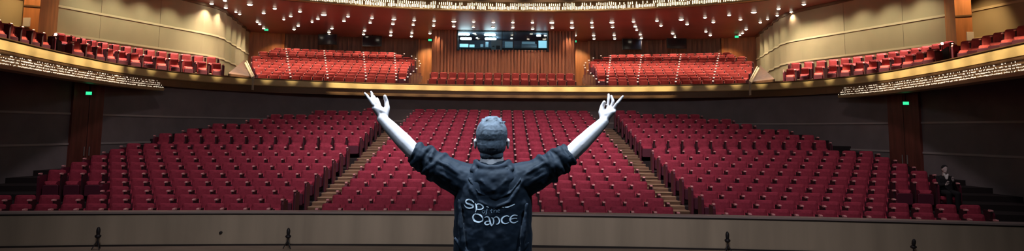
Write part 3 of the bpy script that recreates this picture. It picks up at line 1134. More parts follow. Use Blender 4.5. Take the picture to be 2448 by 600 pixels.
# wall washers in the cornice over the champagne walls
for s in (-1, 1):
    for i in range(1, len(WB) - 4, 4 if False else 1):
        x, y = WB[i]
        if (i < len(side_a) and i % 4 == 2) or (i >= len(side_a) and i % 14 == 7):
            far = i >= len(side_a)
            xx = s * (abs(x) - (1.1 if far else 1.25))
            lamp('wall_wash_lamp', 'SPOT', (xx, y - 0.15, Z_CEIL - 0.12), 120 if far else 150, (1.0, 0.88, 0.60), (s * (abs(x) + 0.05), y, zr(2.4)), 0.12, 100, 1.0)
    lamp('doorway_fill_lamp', 'SPOT', (s * 17.2, 23.9, Z_CEIL - 0.2), 300, (1.0, 0.62, 0.28), (s * 18.0, 25.4, zr(3)), 0.1, 70, 0.8)  # unseen orange spot added to brighten the amber pier
# unseen spots added high before the balcony to brighten the gold band and centre seats
for i in range(9, len(GOLD) - 9, 4):
    x, y = offset_path(GOLD, -3.6)[i]
    if GOLD[i][1] > 16:
        corner = 9.0 < abs(GOLD[i][0]) and GOLD[i][1] > 25.5
        lamp('front_fill_lamp', 'SPOT', (x, y, 11.5), 9000 if corner else 11000, (1.0, 0.80, 0.48), (GOLD[i][0], GOLD[i][1], Z_GOLD1 + (0.85 if corner else 0.36)), 0.05, 8.0 if corner else 11.5, 0.6 if corner else 1.0)
        if abs(x) < 6.0 and i % 8 == 1:
            lamp('front_fill_lamp', 'SPOT', (x, y - 0.3, 11.5), 900, (1.0, 0.80, 0.62), (GOLD[i][0] * 1.05, GOLD[i][1] + 2.0, Z_GOLD1 + 1.6), 0.3, 30, 1.0)
for s in (-1, 1):
    for (x, y, h) in along_between(OFF2, Z_BOX, *sorted((150 if s < 0 else 2408 - 150, 515 if s < 0 else 2408 - 515)), 7):
        lamp('box_seat_lamp', 'SPOT', (x + s * 0.1, y, Z_CEIL - 0.1), 1000, (1.0, 0.72, 0.66), (x - s * 0.15, y, Z_BOX), 0.05, 44, 0.5)
    lamp('passage_fill_lamp', 'SPOT', (s * 5.2, 46.2, Z_CEIL - 0.2), 260, (1.0, 0.68, 0.32), (s * 5.3, 47.8, zr(4.0)), 0.1, 80, 0.8)  # unseen amber spot added to brighten the passage wall
    lamp('rear_wood_lamp', 'SPOT', (s * 14.6, 44.0, Z_CEIL - 0.2), 120, (1.0, 0.6, 0.28), (s * 15.2, 44.8, zr(4.6)), 0.1, 80, 0.8)
    lamp('booth_wash_lamp', 'SPOT', (s * 4.25, BY - 0.45, Z_CEIL - 0.1), 110, (1.0, 0.66, 0.4), (s * 4.2, BY, zr(4.5)), 0.05, 70, 0.8)


# exit signs
def exit_sign(loc, rz, label, w_=0.36, h_=0.17):
    t = empty('exit_sign', loc, rz)
    tag(t, label, 'sign', 'green exit lights')
    MB().box((-w_ / 2 - 0.02, -0.03, -h_ / 2 - 0.02), (w_ / 2 + 0.02, 0.05, h_ / 2 + 0.02)).build('housing', M['black'], t)
    MB().box((-w_ / 2, -0.04, -h_ / 2), (w_ / 2, -0.03, h_ / 2)).build('lit_face', M['green'], t)
    MB().box((-0.012, 0.0, h_ / 2 + 0.02), (0.012, 0.02, (Z_CEIL if loc[2] > Z_SOF else Z_SOF) - loc[2])).build('hanger', M['black'], t)


for px, py, Y, lab, w_ in ((637, 71, 43.3, 'small green exit light under the ceiling at the far left rear wall', .24), (1028, 96, 43.6, 'small green exit light beside the left edge of the control booth', .22),
                           (1374, 99, 43.6, 'small green exit light beside the right edge of the control booth', .22), (1761, 88, 43.3, 'small green exit light under the ceiling at the far right rear wall', .24),
                           (213, 223, 24.3, 'green exit light over the left stalls door', .19), (2165, 247, 24.3, 'green exit light over the right stalls door', .19)):
    p = atY(px, py, Y)
    exit_sign(p, math.atan2(-p.x, p.y * 2), lab, w_, 0.13 if Y > 30 else 0.11)

# black monitors hanging before the rear wall
for px0, px1, py0, py1, lab in ((760, 806, 82, 107, 'outer black monitor hanging before the left ribbed rear wall'), (866, 913, 86, 111, 'inner black monitor hanging before the left ribbed rear wall'),
                                (1488, 1534, 93, 119, 'inner black monitor hanging before the right ribbed rear wall'), (1594, 1641, 92, 116, 'outer black monitor hanging before the right ribbed rear wall')):
    Y = 44.2 if abs((px0 + px1) / 2 - 1204) > 350 else 45.6
    a, b = atY(px0, py1, Y), atY(px1, py0, Y)
    t = empty('hanging_monitor', ((a.x + b.x) / 2, Y, a.z))
    tag(t, lab, 'monitor', 'hanging monitors')
    hw, h = (b.x - a.x) / 2, b.z - a.z
    MB().box((-hw, -0.05, 0), (hw, 0.06, h)).build('casing', M['black'], t, bevel=0.015)
    MB().box((-hw + 0.05, -0.058, 0.06), (hw - 0.05, -0.05, h - 0.05)).build('screen', mat('dark_screen_%d' % px0, (0.004, 0.006, 0.012), 0.12), t)
    MB().box((-0.03, 0.0, h), (0.03, 0.04, Z_CEIL - a.z)).build('hanger', M['black'], t)

# white plates and small lamps by the amber doorways
for px, py, lab in ((64, 53, 'white square plate beside the left amber doorway'), (2319, 87, 'white square plate beside the right amber doorway')):
    p = atY(px, py, 24.88)
    o = MB().box((p.x - 0.13, p.y - 0.03, p.z - 0.17), (p.x + 0.13, p.y + 0.02, p.z + 0.17)).build('wall_plate', M['white'], bevel=0.01)
    tag(o, lab, 'plate')

# curved black end screens between the box sections
for s, side, px, py in ((-1, 'left', 131, 110), (1, 'right', 2254, 132)):
    p = atY(px, py, 23.7)
    t = empty('seat_end_screen', (p.x, p.y, Z_BFL))
    tag(t, 'dark curved end screen beside the %s box seats next to the doorway' % side, 'screen')
    h = max(0.9, p.z + 0.28 - Z_BFL)
    V = [Vector((0.0 + 0.16 * math.cos(u), 0.28 * math.sin(u), h * (0.55 + 0.45 * abs(math.sin(u / 2))))) for u in np.linspace(-1.4, 1.4, 9)]
    mb = MB()
    mb.rings([[Vector((x * k, y * k, z)) for x, y, z in [(v.x, v.y, 0) for v in V] + [(v.x, v.y, h - 0.25 * (v.y + 0.28)) for v in reversed(V)]] for k in (1.0, 0.8)])
    mb.build('panel', M['black'], t)
    MB().lathe([(0.03, h + 0.10), (0.045, h + 0.14), (0.03, h + 0.18)], 10).build('marker_lamp', M['lens'], t)
    MB().tube([(0, 0, h - 0.1), (0, 0, h + 0.11)], 0.012).build('lamp_stem', M['black'], t)

# ------------------------------------------------------------------ inside the control booth
def bp(x, y, Y=44.3):
    return atY(1090 + x / 8.57, 60 + y / 8.57, Y)


desk = MB()
dz = bp(0, 470).z
desk.box((wx0 + 0.1, 43.9, dz - 0.06), (wx1 - 0.1, 44.9, dz))
t = empty('control_desk', (0, 0, 0))
tag(t, 'long dark control desk behind the booth window', 'desk')
desk.build('desk_top', M['black'], t)
for x in (wx0 + 0.2, -0.5, 0.9, wx1 - 0.2):
    MB().box((x - 0.04, 44.0, wz0 - 0.8), (x + 0.04, 44.8, dz - 0.06)).build('leg', M['black'], t)
for n, (x0, x1, y0, y1, m_, lab) in enumerate(((75, 255, 385, 455, 'screen', 'bright desk screen at the left end of the control booth'), (275, 380, 400, 455, 'screen', 'second bright screen from the left in the control booth'),
                                               (500, 560, 390, 450, 'screen_dim', 'small dim screen left of the white cabinet in the control booth'), (605, 665, 345, 450, 'screen_dim', 'tall narrow dim screen left of the white cabinet in the booth'),
                                               (1000, 1165, 340, 465, 'screen_dim', 'wide dim screen right of the booth window bar'), (1690, 1860, 322, 478, 'screen', 'brightest large screen at the right end of the control booth'))):
    a, b = bp(x0, y1, 44.1), bp(x1, y0, 44.1)
    t = empty('booth_screen', ((a.x + b.x) / 2, 44.1, dz))
    tag(t, lab, 'screen', 'screens in the control booth')
    hw = (b.x - a.x) / 2
    z0, z1 = max(0.04, a.z - dz), b.z - dz
    MB().box((-hw - 0.02, 0.0, z0 - 0.02), (hw + 0.02, 0.06, z1 + 0.02)).build('casing', M['black'], t)
    MB().box((-hw, -0.012, z0), (hw, 0.0, z1)).build('lit_face', M[m_], t)
    MB().box((-hw * 0.4, -0.02, 0), (hw * 0.4, 0.14, 0.02)).build('foot', M['black'], t)
    MB().box((-0.03, 0.03, 0.02), (0.03, 0.06, z0 + 0.02)).build('neck', M['black'], t)
a, b = bp(722, 505, 43.5), bp(950, 305, 43.5)
t = empty('booth_cabinet', ((a.x + b.x) / 2, 43.5, wz0 - 0.8))
tag(t, 'pale cabinet with dark equipment on its front behind the booth window', 'cabinet')
hw = (b.x - a.x) / 2
MB().box((-hw, 0, 0), (hw, 0.35, b.z - wz0 + 0.8)).build('body', mat('pale_cabinet', (0.35, 0.45, 0.5), 0.6), t)
MB().box((-hw * 0.1, -0.06, a.z - wz0 + 0.84), (hw * 0.6, 0, a.z - wz0 + 1.08)).build('equipment_panel', M['black'], t)
MB().box((-hw * 0.8, -0.05, a.z - wz0 + 0.98), (-hw * 0.4, 0, a.z - wz0 + 1.06)).build('equipment_panel', M['black'], t)
a, b = bp(1345, 478, 44.2), bp(1655, 395, 44.2)
t = empty('mixing_console', ((a.x + b.x) / 2, 44.3, dz))
tag(t, 'long pale mixing console on the booth desk beside the brightest screen', 'console')
hw = (b.x - a.x) / 2
MB().add([(-hw, -0.25, 0), (hw, -0.25, 0), (hw, 0.25, 0), (-hw, 0.25, 0), (-hw, -0.25, 0.08), (hw, -0.25, 0.08), (hw, 0.25, 0.36), (-hw, 0.25, 0.36)],
         [(3, 2, 1, 0), (4, 5, 6, 7), (0, 1, 5, 4), (1, 2, 6, 5), (2, 3, 7, 6), (3, 0, 4, 7)]).build('body', mat('console_grey', (0.22, 0.30, 0.36), 0.5), t)
MB().box((-hw * 0.95, 0.25, 0.2), (hw * 0.8, 0.29, 0.52)).build('meter_bridge', M['screen_dim'], t)
bl = None
names = {(165, 190): 'leftmost upper', (205, 280): 'leftmost lower', (695, 200): 'middle upper', (710, 283): 'middle lower'}
for (cx, cy), nm in names.items():
    p = bp(cx, cy, 43.7)
    t = empty('booth_ceiling_lamp', p)
    tag(t, '%s row of three white lamps glowing inside the control booth' % nm, 'lamp', 'lamps in the control booth')
    for q in (-1, 0, 1):
        MB().lathe([(0.02, -0.06), (0.14, -0.05), (0.17, 0.0), (0.14, 0.06), (0.02, 0.08)], 12, Matrix.Translation((q * 0.22, 0, 0))).build('bulb', M['boothlamp'], t)
    MB().box((-0.4, -0.02, 0.08), (0.4, 0.02, 0.11)).build('bracket', M['black'], t)
    MB().box((-0.02, -0.015, 0.11), (0.02, 0.015, Z_CEIL - 0.06 - p.z)).build('hanger', M['black'], t)
for cx, cy, r, nm in ((375, 165, .10, 'single white lamp above the left bright screens inside the booth'), (430, 265, .06, 'tiny white lamp low between the lamp rows inside the booth'),
                      (1140, 270, .06, 'tiny white lamp right of the booth window bar'), (1695, 215, .14, 'white lamp over the brightest screen inside the booth'), (1830, 215, .08, 'rightmost small white lamp inside the booth')):
    p = bp(cx, cy, 43.7)
    t = empty('booth_ceiling_lamp', p)
    tag(t, nm, 'lamp', 'lamps in the control booth')
    MB().lathe([(0.01, -r * 0.4), (r, -r * 0.3), (r * 1.1, 0), (r * 0.9, r * 0.4), (0.02, r * 0.5)], 12).build('bulb', M['boothlamp'], t)
    MB().box((-0.012, -0.012, r * 0.5), (0.012, 0.012, Z_CEIL - 0.06 - p.z)).build('hanger', M['black'], t)
lamp('booth_work_lamp', 'POINT', (-0.5, 45.8, wz1 - 0.2), 26, (0.6, 0.85, 1.0), size=0.2)


# ------------------------------------------------------------------ microphones on the pit floor
def mic(px, py_top, py_bot, lab, tilt=0.0):
    base = atZ(px, py_bot, -0.97)
    if base.y > 15.55 - base.x ** 2 / CURV:
        base = Vector((base.x * 15.5 / base.y, 15.5 - base.x ** 2 / CURV, -0.97))
    H = (base.y / F_PX) * (py_bot - py_top)
    t = empty('floor_microphone', base)
    tag(t, lab, 'microphone', 'small black microphones along the pit wall')
    MB().tube([(0, 0, H * 0.18), (0, 0, H * 0.52)], 0.012).build('stand_stem', M['black'], t)
    for a in (-0.9, 0.9, 3.14159):
        MB().tube([(0, 0, H * 0.42), (0.11 * math.sin(a) , -0.11 * math.cos(a), 0.01)], 0.011).build('leg', M['black'], t)
    MB().lathe([(0.03, H * 0.50), (0.062, H * 0.56), (0.066, H * 0.62), (0.03, H * 0.68)], 12).build('shock_mount', M['black'], t, smooth=True)
    m_ = Matrix.Translation((0, 0, H * 0.62)) @ Matrix.Rotation(tilt, 4, 'X')
    MB().lathe([(0.02, 0), (0.036, 0.03), (0.042, H * 0.18), (0.04, H * 0.28), (0.025, H * 0.36), (0.006, H * 0.39)], 12, m_).build('windscreen', M['black'], t, smooth=True)


mic(232, 545, 597, 'black floor microphone nearest the left edge before the pit wall')
mic(694, 537, 584, 'black floor microphone before the pit wall below the left aisle')
mic(1733, 546, 596, 'black floor microphone before the pit wall below the right seating block')
mic(2146, 556, 602, 'black floor microphone nearest the right edge before the pit wall', 0.25)
for px, py, lab in ((531, 555, 'small dark socket in the pit wall left of the performer'),):
    p = atY(px, py, 15.7)
    o = MB().lathe([(0.035, 0), (0.03, 0.05), (0.008, 0.055)], 10, Matrix.Translation((p.x, 15.93 - p.x ** 2 / CURV, p.z)) @ Matrix.Rotation(math.pi / 2, 4, 'X')).build('wall_socket', M['black'])
    tag(o, lab, 'socket')


# ------------------------------------------------------------------ people
def ell(c, r, n=18, m=12, mtx=None):
    R = []
    for k in range(1, m):
        th = math.pi * k / m
        ring = []
        for i in range(n):
            u = 2 * math.pi * i / n
            p = Vector((r[0] * math.sin(th) * math.cos(u), r[1] * math.sin(th) * math.sin(u), -r[2] * math.cos(th)))
            if mtx is not None:
                p = mtx @ p
            ring.append(p + Vector(c))
        R.append(ring)
    mb = MB()
    mb.rings(R)
    return mb


def cap(p0, p1, r0, r1, n=14):
    """tapered capsule"""
    p0, p1 = Vector(p0), Vector(p1)
    t = (p1 - p0)
    L = t.length
    t.normalize()
    a = t.orthogonal().normalized()
    b = t.cross(a)
    R = []
    for k in range(1, 6):
        u = -math.pi / 2 + math.pi / 2 * k / 5
        R.append((p0 + t * (r0 * math.sin(u)), r0 * math.cos(u)))
    for k in range(0, 5):
        u = math.pi / 2 * k / 5
        R.append((p1 + t * (r1 * math.sin(u)), r1 * math.cos(u)))
    mb = MB()
    mb.rings([[c + (a * math.cos(2 * math.pi * i / n) + b * math.sin(2 * math.pi * i / n)) * r for i in range(n)] for c, r in R])
    return mb


def chain(pts, rs):
    mb = MB()
    for i in range(len(pts) - 1):
        c = cap(pts[i], pts[i + 1], rs[i], rs[i + 1])
        mb.add(c.v, c.f)
    return mb


def loft(secs, n=28):
    """secs: (centre, rx, ry) horizontal ellipses from bottom to top"""
    mb = MB()
    R = []
    for c, rx, ry in secs:
        ring = []
        for i in range(n):
            u = 2 * math.pi * i / n
            cu, su = math.cos(u), math.sin(u)
            ring.append(Vector(c) + Vector((rx * math.copysign(abs(cu) ** 0.82, cu), ry * math.copysign(abs(su) ** 0.82, su), 0)))
        R.append(ring)
    mb.rings(R)
    return mb


def fuse(name, parts, m, voxel, smooth=4, parent=None, disp=None):
    """one continuous surface grown over all the parts"""
    mb = MB()
    for p in parts:
        mb.add(p.v, p.f)
    me = mb.mesh(name + '_tmp', m)
    o = link(name + '_tmp', me)
    md = o.modifiers.new('r', 'REMESH')
    md.mode = 'VOXEL'
    md.voxel_size = voxel
    md.use_smooth_shade = True
    ms = o.modifiers.new('s', 'SMOOTH')
    ms.iterations = smooth
    ms.factor = 0.5
    if disp:
        tx = bpy.data.textures.new(name, 'CLOUDS')
        tx.noise_scale = disp[0]
        tx.noise_depth = 2
        mdp = o.modifiers.new('d', 'DISPLACE')
        mdp.texture = tx
        mdp.texture_coords = 'LOCAL'
        mdp.strength = disp[1]
        mdp.mid_level = 0.5
    dg = bpy.context.evaluated_depsgraph_get()
    me2 = bpy.data.meshes.new_from_object(o.evaluated_get(dg))
    me2.name = name
    bpy.data.objects.remove(o)
    me2.materials.clear()
    me2.materials.append(m)
    me2.polygons.foreach_set('use_smooth', [True] * len(me2.polygons))
    return link(name, me2, parent)


DY = 3.64


def P(px, py, dy=0.0):
    return atY(px, py, DY) + Vector((0, dy, 0))


root = P(1177, 600)
PX0 = root.x
man = empty('person', (0, 0, 0))
tag(man, 'man seen from behind in a dark hoodie with both arms raised wide', 'person')

# --- body: head, neck, torso, arms and hands, legs in one surface
body = []
hc = P(1175.5, 325)
body.append(ell(hc, (0.083, 0.098, 0.094)))
body.append(ell(P(1175.5, 333, 0.025), (0.076, 0.082, 0.090)))
body.append(ell(P(1175.5, 362, 0.05), (0.060, 0.062, 0.058)))          # jaw
body.append(ell(P(1175.5, 377, 0.092), (0.024, 0.02, 0.02)))            # chin
body.append(cap(P(1175.5, 338, 0.112), P(1175.5, 352, 0.130), 0.008, 0.014))   # nose
body.append(cap(P(1168, 366, 0.108), P(1183, 366, 0.108), 0.007, 0.007))       # lips
for e in (-1, 1):
    body.append(ell(P(1175.5 + e * 39, 344, 0.005), (0.008, 0.017, 0.031), mtx=Matrix.Rotation(e * 0.25, 3, 'Z')))   # ear
    body.append(ell(P(1175.5 + e * 39.5, 338, 0.0), (0.010, 0.013, 0.016)))
    body.append(ell(P(1175.5 + e * 16, 337, 0.098), (0.016, 0.012, 0.010)))      # brow and lids
body.append(cap(P(1175.5, 352, -0.012), P(1176, 405, -0.02), 0.060, 0.063))
body.append(cap(P(1176, 385, -0.01), P(1176, 420, 0.0), 0.066, 0.09))
zt = lambda py: P(1177, py).z
cx = PX0
body.append(loft([((cx, DY, 0.86), .15, .10), ((cx, DY, 1.05), .14, .095), ((cx, DY, zt(500)), .16, .10), ((cx, DY, zt(440)), .17, .10), ((cx, DY, zt(410)), .13, .08)]))


def arm(sh, el, wr):
    body.append(chain([sh, el], [0.058, 0.043]))
    mid = Vector(el).lerp(Vector(wr), 0.3)
    body.append(chain([el, mid, Vector(el).lerp(Vector(wr), 0.7), wr], [0.043, 0.044, 0.037, 0.0285]))


SL, EL_, WL = P(1106, 425), P(990, 363, -0.01), P(911, 283, 0.02)
SR, ER_, WR = P(1246, 425), P(1364, 368, -0.01), P(1446, 290, 0.02)
arm(SL, EL_, WL)
arm(SR, ER_, WR)


def H1(x, y, dy):      # left hand, crop coordinates of a 3.335x enlargement at (850, 200)
    return P(850 + x / 3.335, 200 + y / 3.335, 0.02 + dy)


def H2(x, y, dy):      # right hand, 3x at (1340, 200)
    return P(1340 + x / 3.0, 200 + y / 3.0, 0.02 + dy)


def palm(pts, r):
    for i in range(len(pts)):
        for j in range(i + 1, len(pts)):
            body.append(cap(pts[i], pts[j], r, r))


# left hand: wrist, heel, knuckles
palm([H1(205, 282, 0), H1(150, 195, -0.022), H1(178, 190, 0.03), H1(236, 235, 0.012), H1(158, 180, 0.008)], 0.0145)
for (b, m1, tip, dy0, dy1, r) in (((143, 168), (112, 120), (74, 76), -0.030, -0.020, .0085), ((152, 160), (131, 108), (119, 64), -0.008, -0.002, .0092),
                                  ((162, 160), (140, 112), (112, 84), 0.014, 0.03, .0095), ((176, 168), (158, 128), (146, 112), 0.036, 0.07, .0090)):
    m2 = ((m1[0] + tip[0]) / 2 + 3, (m1[1] + tip[1]) / 2)
    body.append(chain([H1(*b, dy0), H1(*m1, (dy0 + dy1) / 2 - 0.006), H1(*m2, (dy0 + dy1) / 2), H1(*tip, dy1)], [r * 1.1, r * 1.02, r * 0.95, r * 0.8]))
body.append(chain([H1(232, 245, 0.01), H1(243, 195, 0.02), H1(234, 140, 0.028), H1(222, 98, 0.022)], [.0175, .0155, .0125, .0105]))
# right hand
palm([H2(318, 275, 0), H2(372, 205, -0.024), H2(340, 196, 0.03), H2(306, 232, 0.012), H2(362, 195, 0.005)], 0.0145)
for (b, m1, tip, dy0, dy1, r) in (((378, 202), (389, 195), (393, 186), -0.030, 0.012, .0092), ((372, 188), (408, 138), (450, 90), -0.012, -0.012, .0090),
                                  ((362, 182), (384, 128), (372, 84), 0.012, 0.022, .0095), ((350, 182), (356, 120), (359, 72), 0.034, 0.05, .0092)):
    m2 = ((m1[0] + tip[0]) / 2 + 1, (m1[1] + tip[1]) / 2)
    body.append(chain([H2(*b, dy0), H2(*m1, (dy0 + dy1) / 2 - 0.006), H2(*m2, (dy0 + dy1) / 2), H2(*tip, dy1)], [r * 1.1, r * 1.02, r * 0.95, r * 0.8]))
body.append(chain([H2(308, 240, 0.01), H2(298, 205, 0.02), H2(309, 160, 0.028), H2(322, 130, 0.022)], [.0175, .0155, .0125, .0105]))
for e in (-1, 1):
    body.append(chain([(cx + e * 0.095, DY, 0.88), (cx + e * 0.115, DY + 0.01, 0.48), (cx + e * 0.125, DY - 0.02, 0.09)], [0.085, 0.055, 0.04]))
    body.append(cap((cx + e * 0.125, DY - 0.03, 0.06), (cx + e * 0.15, DY + 0.15, 0.045), 0.04, 0.032))
fuse('body', body, M['skin'], 0.0048, 5, man)

# hair: close-cropped, fuller on top
hair = [ell(P(1175.5, 321, -0.004), (0.0865, 0.103, 0.096)), ell(P(1175.5, 345, -0.030), (0.079, 0.072, 0.072)), ell(P(1178, 302, 0.01), (0.066, 0.080, 0.048)),
        ell(P(1175.5, 368, -0.036), (0.0635, 0.048, 0.045))]
rnd = random.Random(3)
for _ in range(150):
    u, v = rnd.uniform(0, 6.283), rnd.uniform(0.0, 0.95)
    d = Vector((math.sin(v) * math.cos(u), math.sin(v) * math.sin(u), math.cos(v)))
    c = P(1177, 312, 0.002) + Vector((d.x * 0.066, d.y * 0.080, d.z * 0.070))
    hair.append(cap(c, c + d * 0.003 + Vector((rnd.uniform(-.016, .016), rnd.uniform(-.016, .016), 0)), 0.0085, 0.0065, 7))
ho = fuse('hair', hair, M['hair'], 0.0038, 1, man, disp=(0.012, 0.003))
bm = bmesh.new()
bm.from_mesh(ho.data)
bmesh.ops.delete(bm, geom=[v for v in bm.verts if v.co.y > DY + 0.062 - (v.co.z - zt(340)) * -0.25 and v.co.z < zt(300)], context='VERTS')
bm.to_mesh(ho.data)
bm.free()

# hoodie
hd = []
hd.append(loft([((cx, DY, zt(700)), .200, .125), ((cx, DY, zt(690)), .207, .132), ((cx + .002, DY, zt(600)), .207, .134), ((cx, DY, zt(540)), .208, .135), ((cx, DY, zt(490)), .210, .134),
                ((cx, DY, zt(455)), .205, .130), ((cx, DY, zt(425)), .19, .118), ((cx, DY, zt(405)), .155, .10), ((cx, DY, zt(393)), .115, .085), ((cx, DY, zt(385)), .085, .072)]))
for sgn, A0, A1, A2, A3 in ((-1, P(1112, 432), P(1078, 418), P(1032, 390), P(992, 363)), (1, P(1243, 432), P(1277, 420), P(1322, 394), P(1361, 369))):
    hd.append(chain([A0, A1, A2, A3 - (A3 - A2) * 0.12], [0.098, 0.087, 0.072, 0.054]))
    ax = (A3 - A2).normalized()
    # bunched folds of the pushed-up sleeve and the cuff band
    up = Vector((0, 1, 0))
    side_v = ax.cross(up).normalized()
    for q, (f, rr, tl) in enumerate(((0.98, .053, .0), (0.80, .057, .45), (0.62, .060, -.4), (0.42, .064, .5), (0.20, .067, -.35), (-0.06, .071, .5), (-0.35, .074, -.4))):
        c = A2 + (A3 - A2) * f
        pts = []
        for i in range(17):
            u = 2 * math.pi * i / 16
            pts.append(c + up * (rr * math.cos(u)) + side_v * (rr * math.sin(u)) + ax * (tl * rr * 0.6 * math.cos(u + q)))
        tb = MB().tube(pts, 0.0085, 8, [0.0125 + 0.006 * math.sin(2 * u_ + q * 1.7) for u_ in np.linspace(0, 6.28, 17)])
        hd.append(tb)
    # long diagonal creases over the shoulder
    for q in range(3):
        s0 = A0.lerp(A1, 0.3 * q) + Vector((0, -0.085, 0.02 - 0.02 * q))
        s1 = A2 + Vector((0, -0.052, 0.035 - 0.03 * q))
        hd.append(MB().tube([s0, s0.lerp(s1, 0.5) + Vector((0, -0.006, 0.006)), s1], 0.012, 8, [0.006, 0.015, 0.008]))
# creases down the back
for (x0, y0, x1, y1) in ((1100, 470, 1112, 600), (1258, 480, 1243, 600), (1090, 560, 1150, 640), (1262, 570, 1205, 650), (1140, 560, 1175, 640)):
    a, b = P(x0, y0, -0.118), P(x1, y1, -0.128)
    hd.append(MB().tube([a, a.lerp(b, .5) + Vector((0, -0.004, 0)), b], 0.012, 8, [0.007, 0.016, 0.008]))
for q, (xa, ya, yb) in enumerate(((1106, 402, 489), (1092, 418, 505))):
    arc = [P(xa, ya, -0.06), P(xa + 22, ya + 45, -0.112), P(1150, yb - 12, -0.126), P(1183, yb, -0.130), P(1216, yb - 12, -0.126), P(2366 - xa - 22, ya + 45, -0.112), P(2366 - xa, ya, -0.06)]
    if q == 0:
        hd.append(MB().tube(arc, 0.011, 8, [0.006, 0.010, 0.011, 0.009, 0.011, 0.010, 0.006]))
hoodie = fuse('hoodie', hd, M['hoodie'], 0.006, 3, man, disp=(0.07, 0.014))
# hood lying on the back
hk = [ell(P(1180, 428, -0.074), (0.126, 0.060, 0.074)), ell(P(1182, 446, -0.100), (0.090, 0.040, 0.064)), ell(P(1183, 464, -0.112), (0.050, 0.026, 0.036))]
rim = [P(1118, 404, -0.05), P(1124, 426, -0.125), P(1145, 455, -0.145), P(1183, 474, -0.148), P(1220, 456, -0.145), P(1242, 428, -0.125), P(1250, 406, -0.05)]
rim = [p + Vector((0, 0.022, 0)) for p in rim]
hk.append(MB().tube(rim, 0.008, 8, [0.004, 0.007, 0.008, 0.007, 0.008, 0.007, 0.004]))
for q in (0.34, 0.62):
    hk.append(MB().tube([P(1177 - 46 * q - 6, 400, -0.06), P(1177 - 42 * q, 428, -0.128), P(1182, 446 + 8 * q, -0.138), P(1183 + 42 * q, 428, -0.128), P(1183 + 46 * q, 400, -0.06)], 0.006, 8, [0.003, 0.007, 0.006, 0.007, 0.003]))
col = []
for i in range(21):
    u = 2 * math.pi * i / 20
    col.append(P(1177, 394, -0.012) + Vector((0.088 * math.cos(u), 0.085 * math.sin(u), 0.014 * math.cos(2 * u))))
hk.append(MB().tube(col, 0.019, 8))
for e in (-1, 1):
    hk.append(cap(P(1177 + e * 36, 386, -0.03), P(1177 + e * 44, 404, -0.07), 0.012, 0.02))
hood = fuse('hood', hk, M['hoodie'], 0.006, 6, man, disp=(0.06, 0.010))

# trousers and shoes
tr = []
for e in (-1, 1):
    tr.append(chain([(cx + e * 0.095, DY, 0.90), (cx + e * 0.115, DY + 0.01, 0.48), (cx + e * 0.125, DY - 0.02, 0.13)], [0.108, 0.078, 0.066]))
tr.append(ell((cx, DY, 0.93), (0.185, 0.118, 0.12)))
fuse('trousers', tr, M['denim'], 0.009, 4, man, disp=(0.08, 0.01))
for e in (-1, 1):
    sh = [cap((cx + e * 0.125, DY - 0.045, 0.055), (cx + e * 0.155, DY + 0.17, 0.045), 0.053, 0.043), cap((cx + e * 0.125, DY - 0.03, 0.06), (cx + e * 0.125, DY - 0.02, 0.12), 0.054, 0.052)]
    so = fuse('shoe', sh, M['shoe'], 0.008, 3, man)
    for v in so.data.vertices:
        v.co.z = max(v.co.z, 0.0015)

# lettering printed on the back, laid onto the cloth
dg = bpy.context.evaluated_depsgraph_get()
bv = BVHTree.FromObject(hoodie, dg)


def stroke(pts, wd, lift=0.002):
    """a flat brush stroke following the cloth; pts in a 5x enlargement at (1080, 440); wd: one or many widths (enlarged px)"""
    pts = [Vector((a, b, 0)) for a, b in pts]
    dense = []
    Pq = [pts[0] * 2 - pts[1]] + pts + [pts[-1] * 2 - pts[-2]]
    for i in range(1, len(Pq) - 2):
        a, b, c, d = Pq[i - 1], Pq[i], Pq[i + 1], Pq[i + 2]
        for k in range(6):
            t = k / 6
            dense.append(0.5 * ((2 * b) + (c - a) * t + (2 * a - 5 * b + 4 * c - d) * t * t + (3 * b - a - 3 * c + d) * t ** 3))
    dense.append(pts[-1])
    n = len(dense)
    V = []
    for i, p in enumerate(dense):
        t = (dense[min(i + 1, n - 1)] - dense[max(i - 1, 0)]).normalized()
        nr = Vector((-t.y, t.x, 0))
        f = i / (n - 1)
        if isinstance(wd, (list, tuple)):
            g = f * (len(wd) - 1)
            j = min(int(g), len(wd) - 2)
            ww = wd[j] + (wd[j + 1] - wd[j]) * (g - j)
        else:
            ww = wd
        for e in (-1, 0, 1):
            q = p + nr * (e * ww * 0.42)
            s = P(1080 + q.x / 5, 440 + q.y / 5, -0.5)
            hit = bv.ray_cast(s, Vector((0, 1, 0)))[0]
            y = hit.y if hit else DY - 0.13
            V.append((s.x, y - lift, s.z))
    F = []
    for i in range(n - 1):
        a = 3 * i
        F += [(a, a + 1, a + 4, a + 3), (a + 1, a + 2, a + 5, a + 4)]
    # thickness of the print
    nv = len(V)
    V2 = V + [(x, y + 0.0015, z) for x, y, z in V]
    F2 = F + [tuple(nv + q for q in reversed(f)) for f in F]
    return MB().add(V2, F2)


